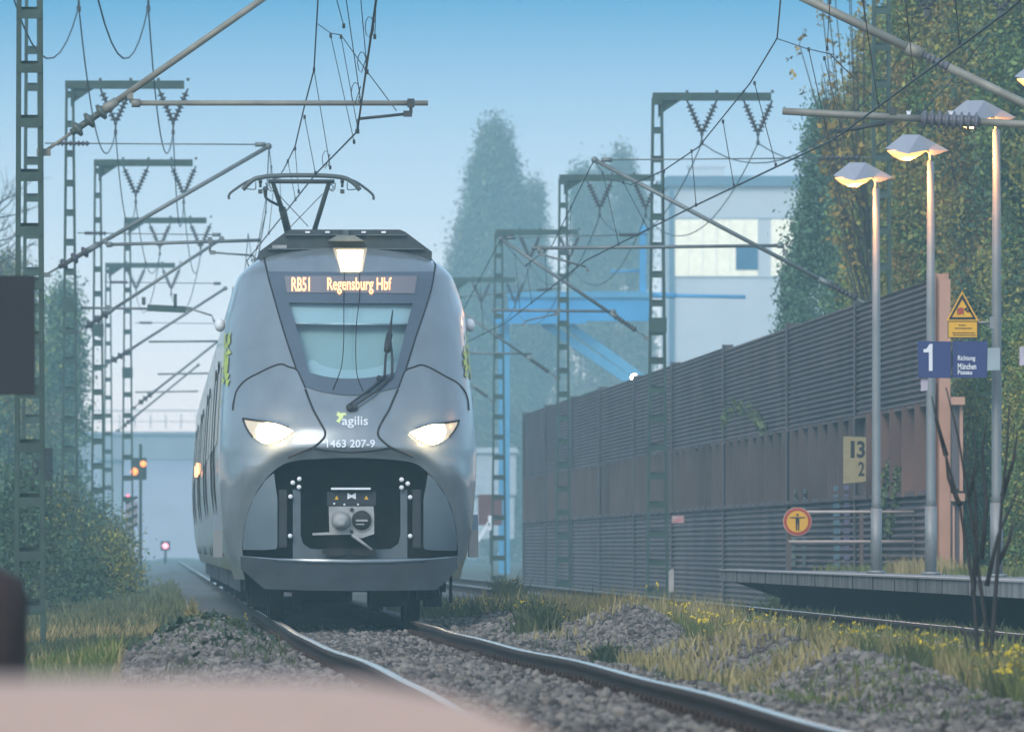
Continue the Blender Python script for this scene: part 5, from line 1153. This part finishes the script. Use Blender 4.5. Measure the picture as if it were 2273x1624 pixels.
# factory
M_fac = mat('factory_wall', (0.60, 0.64, 0.66), .7, var=.08, scale=.5); M_facr = mat('factory_roof_edge', (0.12, 0.22, 0.30), .6, var=.1)
M_faclit = mat('factory_lit_panel', (0.7, 0.68, 0.55), .6, emit=(1.0, 0.93, 0.70), estr=.26); M_facwin = mat('factory_window', (0.01, 0.12, 0.24), .2)
M_gan = mat('gantry_blue', (0.035, 0.30, 0.60), .55, var=.2, scale=1.0); M_ganl = mat('gantry_blue_light', (0.07, 0.30, 0.50), .55, var=.15)
FD = 640.
fx = lambda u: tx(u, FD); fz = lambda v: H-(v-V0)*FD/F
fc = thing('factory_building', 'pale factory hall with a lit yellowish window band behind the trees', 'building', (fx(1600), FD, -.4))
b = MB(); b.box(((fx(1488)+fx(2060))/2, FD+6, (fz(408)-.4)/2), (fx(2060)-fx(1488), 12, fz(408)+.4)); obj('wall', b, M_fac, fc)
b = MB(); b.box(((fx(1480)+fx(2066))/2, FD+5.9, fz(402)), (fx(2066)-fx(1480), 12.5, .60)); obj('roof', b, M_facr, fc)
b = MB(); b.box(((fx(1535)+fx(1612))/2, FD+3, fz(381)), (fx(1612)-fx(1535), 2, .62)); b.box(((fx(1535)+fx(1612))/2, FD+3, fz(367)), (fx(1616)-fx(1532), 2.1, .16)); obj('roof_vent', b, M_fac, fc)
b = MB(); b.box(((fx(1499)+fx(1682))/2, FD-.03, fz(550)), (fx(1682)-fx(1499), .10, 3.32)); lit = obj('lit_window', b, M_faclit, fc)
b = MB()
for k in range(1, 6): b.box((fx(1499+k*30.5), FD-.085, fz(550)), (.03, .02, 3.32))
obj('glazing_bar', b, M_fac, lit)
b = MB(); b.box(((fx(1633)+fx(1682))/2, FD-.10, fz(572)), (fx(1682)-fx(1633), .08, 1.46)); obj('window', b, M_facwin, fc)
b = MB(); b.box(((fx(1712)+fx(1790))/2, FD-.03, fz(550)), (fx(1790)-fx(1712), .10, 3.32)); obj('lit_window', b, M_faclit, fc)
b = MB(); b.box((fx(1490), FD-.1, (fz(410)-.4)/2), (.26, .3, fz(410)+.4)); obj('downpipe', b, M_facr, fc)
b = MB(); b.box(((fx(1488)+fx(2060))/2, FD-.03, fz(484)), (fx(2060)-fx(1488), .06, .08)); b.box(((fx(1488)+fx(2060))/2, FD-.03, fz(615)), (fx(2060)-fx(1488), .06, .08)); obj('facade_trim', b, mat('factory_trim', (0.42, 0.5, 0.55), .7), fc)
# blue gantry
GD = 500.; gx = lambda u: tx(u, GD); gzz = lambda v: H-(v-V0)*GD/F
ga = thing('steel_gantry', 'bright blue steel gantry with sloping braces in front of the factory', 'gantry', (gx(1120), GD, -.4))
b = MB(); b.box((gx(1119), GD, (gzz(690)-.4)/2), (.50, .5, gzz(690)+.4)); obj('column', b, M_ganl, ga)
b = MB(); b.box((gx(1427), GD, gzz(600)), (.30, .4, gzz(500)-gzz(700))); obj('column', b, M_gan, ga)
b = MB(); b.box(((gx(1128)+gx(1442))/2, GD, gzz(684)), (gx(1442)-gx(1128), .6, 1.2)); bm_ = obj('main_beam', b, M_gan, ga)
b = MB(); b.box(((gx(1128)+gx(1442))/2, GD-.05, gzz(654)), (gx(1445)-gx(1125), .8, .28)); obj('beam_flange', b, M_ganl, bm_)
b = MB(); b.box(((gx(1092)+gx(1300))/2, GD-.8, gzz(712)), (gx(1300)-gx(1092), .3, .3)); obj('walkway_beam', b, M_gan, ga)
for a, c in (((1240, 706), (1480, 880)), ((1205, 715), (1450, 880))):
    b = MB(); b.bar(P(*a, GD+.3), P(*c, GD+.3), .40, .3); obj('brace', b, M_ganl, ga)
b = MB(); b.tube([P(1440, 655, GD), P(1655, 659, GD)], .09, 8); b.tube([P(1445, 655, GD), P(1500, 656, GD)], .14, 8); obj('pipe', b, M_gan, ga)
b = MB(); b.tube([P(1355, 603, GD), P(1425, 600, GD)], .06, 8); obj('side_arm', b, M_gan, ga)
b = MB(); b.ball(P(1408, 838, GD-2), .17, 12); o = obj('yard_lamp', b, mat('yard_lamp_glow', (1, .9, .7), .4, emit=(1.0, .85, .6), estr=14), loc=P(1408, 838, GD-2)); tag(o, 'small white glowing yard lamp just over the barrier top', 'lamp')
# dull red board and sheds low beside the train
b = MB(); b.box(P(1088, 1131, 370), (.82, .06, 1.05)); t = thing('red_board', 'dull red board low between the train and the barrier', 'sign', P(1088, 1131, 370)); obj('board', b, mat('board_dull_red', (0.17, 0.08, 0.075), .8), t)
b = MB(); b.bar(P(1060, 1200, 369.5), P(1085, 1160, 369.5), .12, .05); b.box(P(1088, 1160, 369.5), (.14, .05, .5)); obj('white_stripe', b, M_white, t)
b = MB(); b.box(P(1090, 1200, 370.3), (.1, .1, 1.6)); obj('post', b, M_mast, t)
b = MB(); o0 = P(1085, 1052, 620); b.box(o0, (3.0, 4, 2.4)); b.prism([(o0.x-1.7, o0.z+1.2), (o0.x+1.7, o0.z+1.2), (o0.x+1.5, o0.z+1.5), (o0.x-1.5, o0.z+1.5)], 'y', o0.y-2.2, o0.y+2.2); b.box((o0.x, o0.y, o0.z-2.4), (2.8, 3.6, 2.6)); tag(obj('distant_shed', b, mat('shed_pale', (0.5, 0.55, 0.58), .8), loc=o0), 'pale far shed seen just right of the train flank', 'building')
# road bridge over the tracks, far away
BD = 950.; bx = lambda u: tx(u, BD); bz = lambda v: H-(v-V0)*BD/F
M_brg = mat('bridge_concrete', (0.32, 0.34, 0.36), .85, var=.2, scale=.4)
br = thing('road_bridge', 'hazy road bridge crossing the tracks far behind the train', 'bridge', (bx(300), BD, -.4))
b = MB(); b.box(((bx(120)+bx(1000))/2, BD, bz(992)), (bx(1000)-bx(120), 6, bz(966)-bz(1022))); obj('bridge_deck', b, M_brg, br)
b = MB(); b.box(((bx(120)+bx(1000))/2, BD-3.1, bz(962)), (bx(1000)-bx(120), .3, .28)); b.box(((bx(120)+bx(1000))/2, BD-3.0, bz(912)), (bx(1000)-bx(120), .1, .1)); b.box(((bx(120)+bx(1000))/2, BD-3.0, bz(936)), (bx(1000)-bx(120), .06, .06))
u = 130
while u < 1000: b.box((bx(u), BD-3.0, bz(936)), (.09, .09, 1.3)); u += 34
obj('bridge_railing', b, mat('bridge_railing_grey', (0.30, 0.33, 0.35), .7), br)
for u in (272, 1000):
    b = MB(); b.box((bx(u-26), BD, (bz(1020)-.4)/2), (bx(u+8)-bx(u-44), 5, bz(1020)+.4)); obj('bridge_pier', b, M_brg, br)
b = MB(); b.box((bx(150), BD+1, (bz(1020)-.4)/2), (3.2, 6, bz(1020)+.4)); obj('abutment', b, M_brg, br)
# signals
M_sig = mat('signal_black', (0.015, 0.018, 0.022), .7); 
def glow(nm, c, s_): return mat(nm, c, .4, emit=c, estr=s_)
SG = 345.
sgn = thing('railway_signal', 'distant railway signal mast with two orange lights', 'signal', P(312, 1290, SG))
b = MB(); b.tube([P(312, 1300, SG), P(312, 985, SG)], .05, 8); obj('signal_post', b, M_mast, sgn)
b = MB(); b.box(P(308, 1040, SG+.05), (.5, .12, .7)); hd_ = obj('signal_head', b, M_mast, sgn)
for p, r_ in (((318, 1029), .10), ((298, 1046), .12)):
    b = MB(); b.ball(P(*p, SG-.06), r_, 12, (1, .4, 1)); obj('signal_lamp', b, glow('signal_orange', (1.0, .24, .06), 1.1), hd_)
b = MB(); b.ball(P(284, 1100, SG-.06), .05, 10); obj('signal_lamp', b, glow('signal_red', (1.0, .12, .18), 1.5), hd_)
b = MB(); b.box(P(292, 1140, SG), (.4, .05, .8)); obj('signal_plate', b, mat('signal_plate_pale', (0.45, 0.42, 0.45), .7), sgn)
b = MB()
for v in (1108, 1128, 1148, 1168): b.bar(P(279, v+8, SG-.04), P(305, v-6, SG-.04), .09, .02)
obj('plate_stripes', b, M_sig, sgn)
DSG = 520.
ds = thing('dwarf_signal', 'tiny red signal light low beyond the train', 'signal', P(367, 1235, DSG)); b = MB(); b.tube([P(367, 1250, DSG), P(367, 1216, DSG)], .06, 8); b.box(P(367, 1211, DSG+.14), (.45, .2, .45)); obj('signal_post', b, M_sig, ds)
b = MB(); b.ball(P(367, 1211, DSG-.02), .14, 12, (1, .4, 1)); obj('signal_lamp', b, glow('signal_pink', (1.0, .25, .32), 1.5), ds)
# dark boxes at the left
ND_ = 62.
nsg = thing('signal_box', 'large black signal screen cut by the left picture edge', 'signal', P(-40, 1240, ND_)); b = MB(); b.box((P(-4, 744, ND_).x, ND_, P(0, 744, ND_).z), (.42, .16, P(0, 612, ND_).z-P(0, 875, ND_).z)); obj('signal_head', b, M_sig, nsg)
b = MB(); b.tube([P(-45, 1300, ND_+.12), P(-45, 600, ND_+.12)], .06, 8); obj('signal_post', b, M_sig, nsg)
b = MB(); b.box(P(-30, 744, ND_+.1), (.2, .06, .06)); obj('bracket', b, M_sig, nsg)
SB = 190.
sbx = thing('relay_box', 'small dark equipment box behind the near mast', 'box', P(92, 1320, SB)); b = MB(); b.box(P(94, 1048, SB), (.36, .3, .86)); b.box(P(60, 1062, SB+.1), (.3, .2, .34)); obj('box_body', b, M_sig, sbx); b = MB(); b.tube([P(94, 1310, SB+.1), P(94, 1090, SB+.1)], .05, 8); obj('post', b, M_sig, sbx)
# foreground
fg = MB(); FGD = 11.
prof = smooth_line([(P(-420, 1522, FGD).x, P(0, 1522, FGD).z), (P(0, 1516, FGD).x, P(0, 1516, FGD).z), (P(400, 1514, FGD).x, P(0, 1514, FGD).z), (P(760, 1520, FGD).x, P(0, 1520, FGD).z), (P(960, 1544, FGD).x, P(0, 1544, FGD).z), (P(1120, 1590, FGD).x, P(0, 1590, FGD).z), (P(1300, 1690, FGD).x, P(0, 1690, FGD).z), (P(1380, 1800, FGD).x, P(0, 1800, FGD).z)], 4)
fg.prism(prof+[(prof[-1][0]+.03, -.3), (prof[0][0], -.3)], 'y', FGD, FGD+.45)
tag(obj('foreground_block', fg, mat('pale_rose_stone', (0.54, 0.40, 0.34), .85, var=.06, scale=4, bump=.15), loc=(0, FGD, -.3)), 'out of focus pale pinkish stone block across the bottom left', 'stone block')
WD = 34.
b = MB(); b.lathe((P(-35, 0, WD).x, WD, -.25), (P(-35, 0, WD).x, WD, P(0, 1258, WD).z), ((0, .135), (.8, .135), (.9, .14), (.96, .12), (1, .05)), 16)
tag(obj('wooden_post', b, mat('post_wood_dark', (0.05, 0.032, 0.028), .9, var=.4, scale=9), loc=(P(-35, 0, WD).x, WD, -.25)), 'blurred dark brown wooden post with a rounded top at the left edge', 'post')

# wooded rise closing the view under the bridge, haze put into its colour
xs = np.linspace(-120, 150, 181); top = 10.4+1.1*(vnoise(xs, xs*0, .35, 71)-.5)+.8*(vnoise(xs, xs*0, 1.4, 72)-.5); v = []
for yy, k in ((1075, 0), (1085, .75), (1095, 1.0), (1099, .2)):
    for x_, t_ in zip(xs, top): v.append((x_, yy, -.4+(t_+.4)*k))
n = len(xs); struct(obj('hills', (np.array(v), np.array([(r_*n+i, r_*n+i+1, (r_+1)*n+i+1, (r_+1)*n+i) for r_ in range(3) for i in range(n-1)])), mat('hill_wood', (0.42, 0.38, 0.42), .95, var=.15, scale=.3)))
# ================================================================== HAZE
b = MB().box((20, 540, (HAZE_TOP-2.2)/2), (420, 1170, HAZE_TOP+2.2))
hz = obj('haze', b, None); hz['kind'] = 'stuff'
m = bpy.data.materials.new('haze'); m.use_nodes = True; nt = m.node_tree; nt.nodes.clear()
o1 = nt.nodes.new('ShaderNodeOutputMaterial'); pv = nt.nodes.new('ShaderNodeVolumePrincipled')
pv.inputs['Color'].default_value = (0.54, 0.87, 0.94, 1); pv.inputs['Density'].default_value = HAZE_D; pv.inputs['Anisotropy'].default_value = 0.0
nt.links.new(pv.outputs[0], o1.inputs['Volume']); hz.data.materials.append(m)
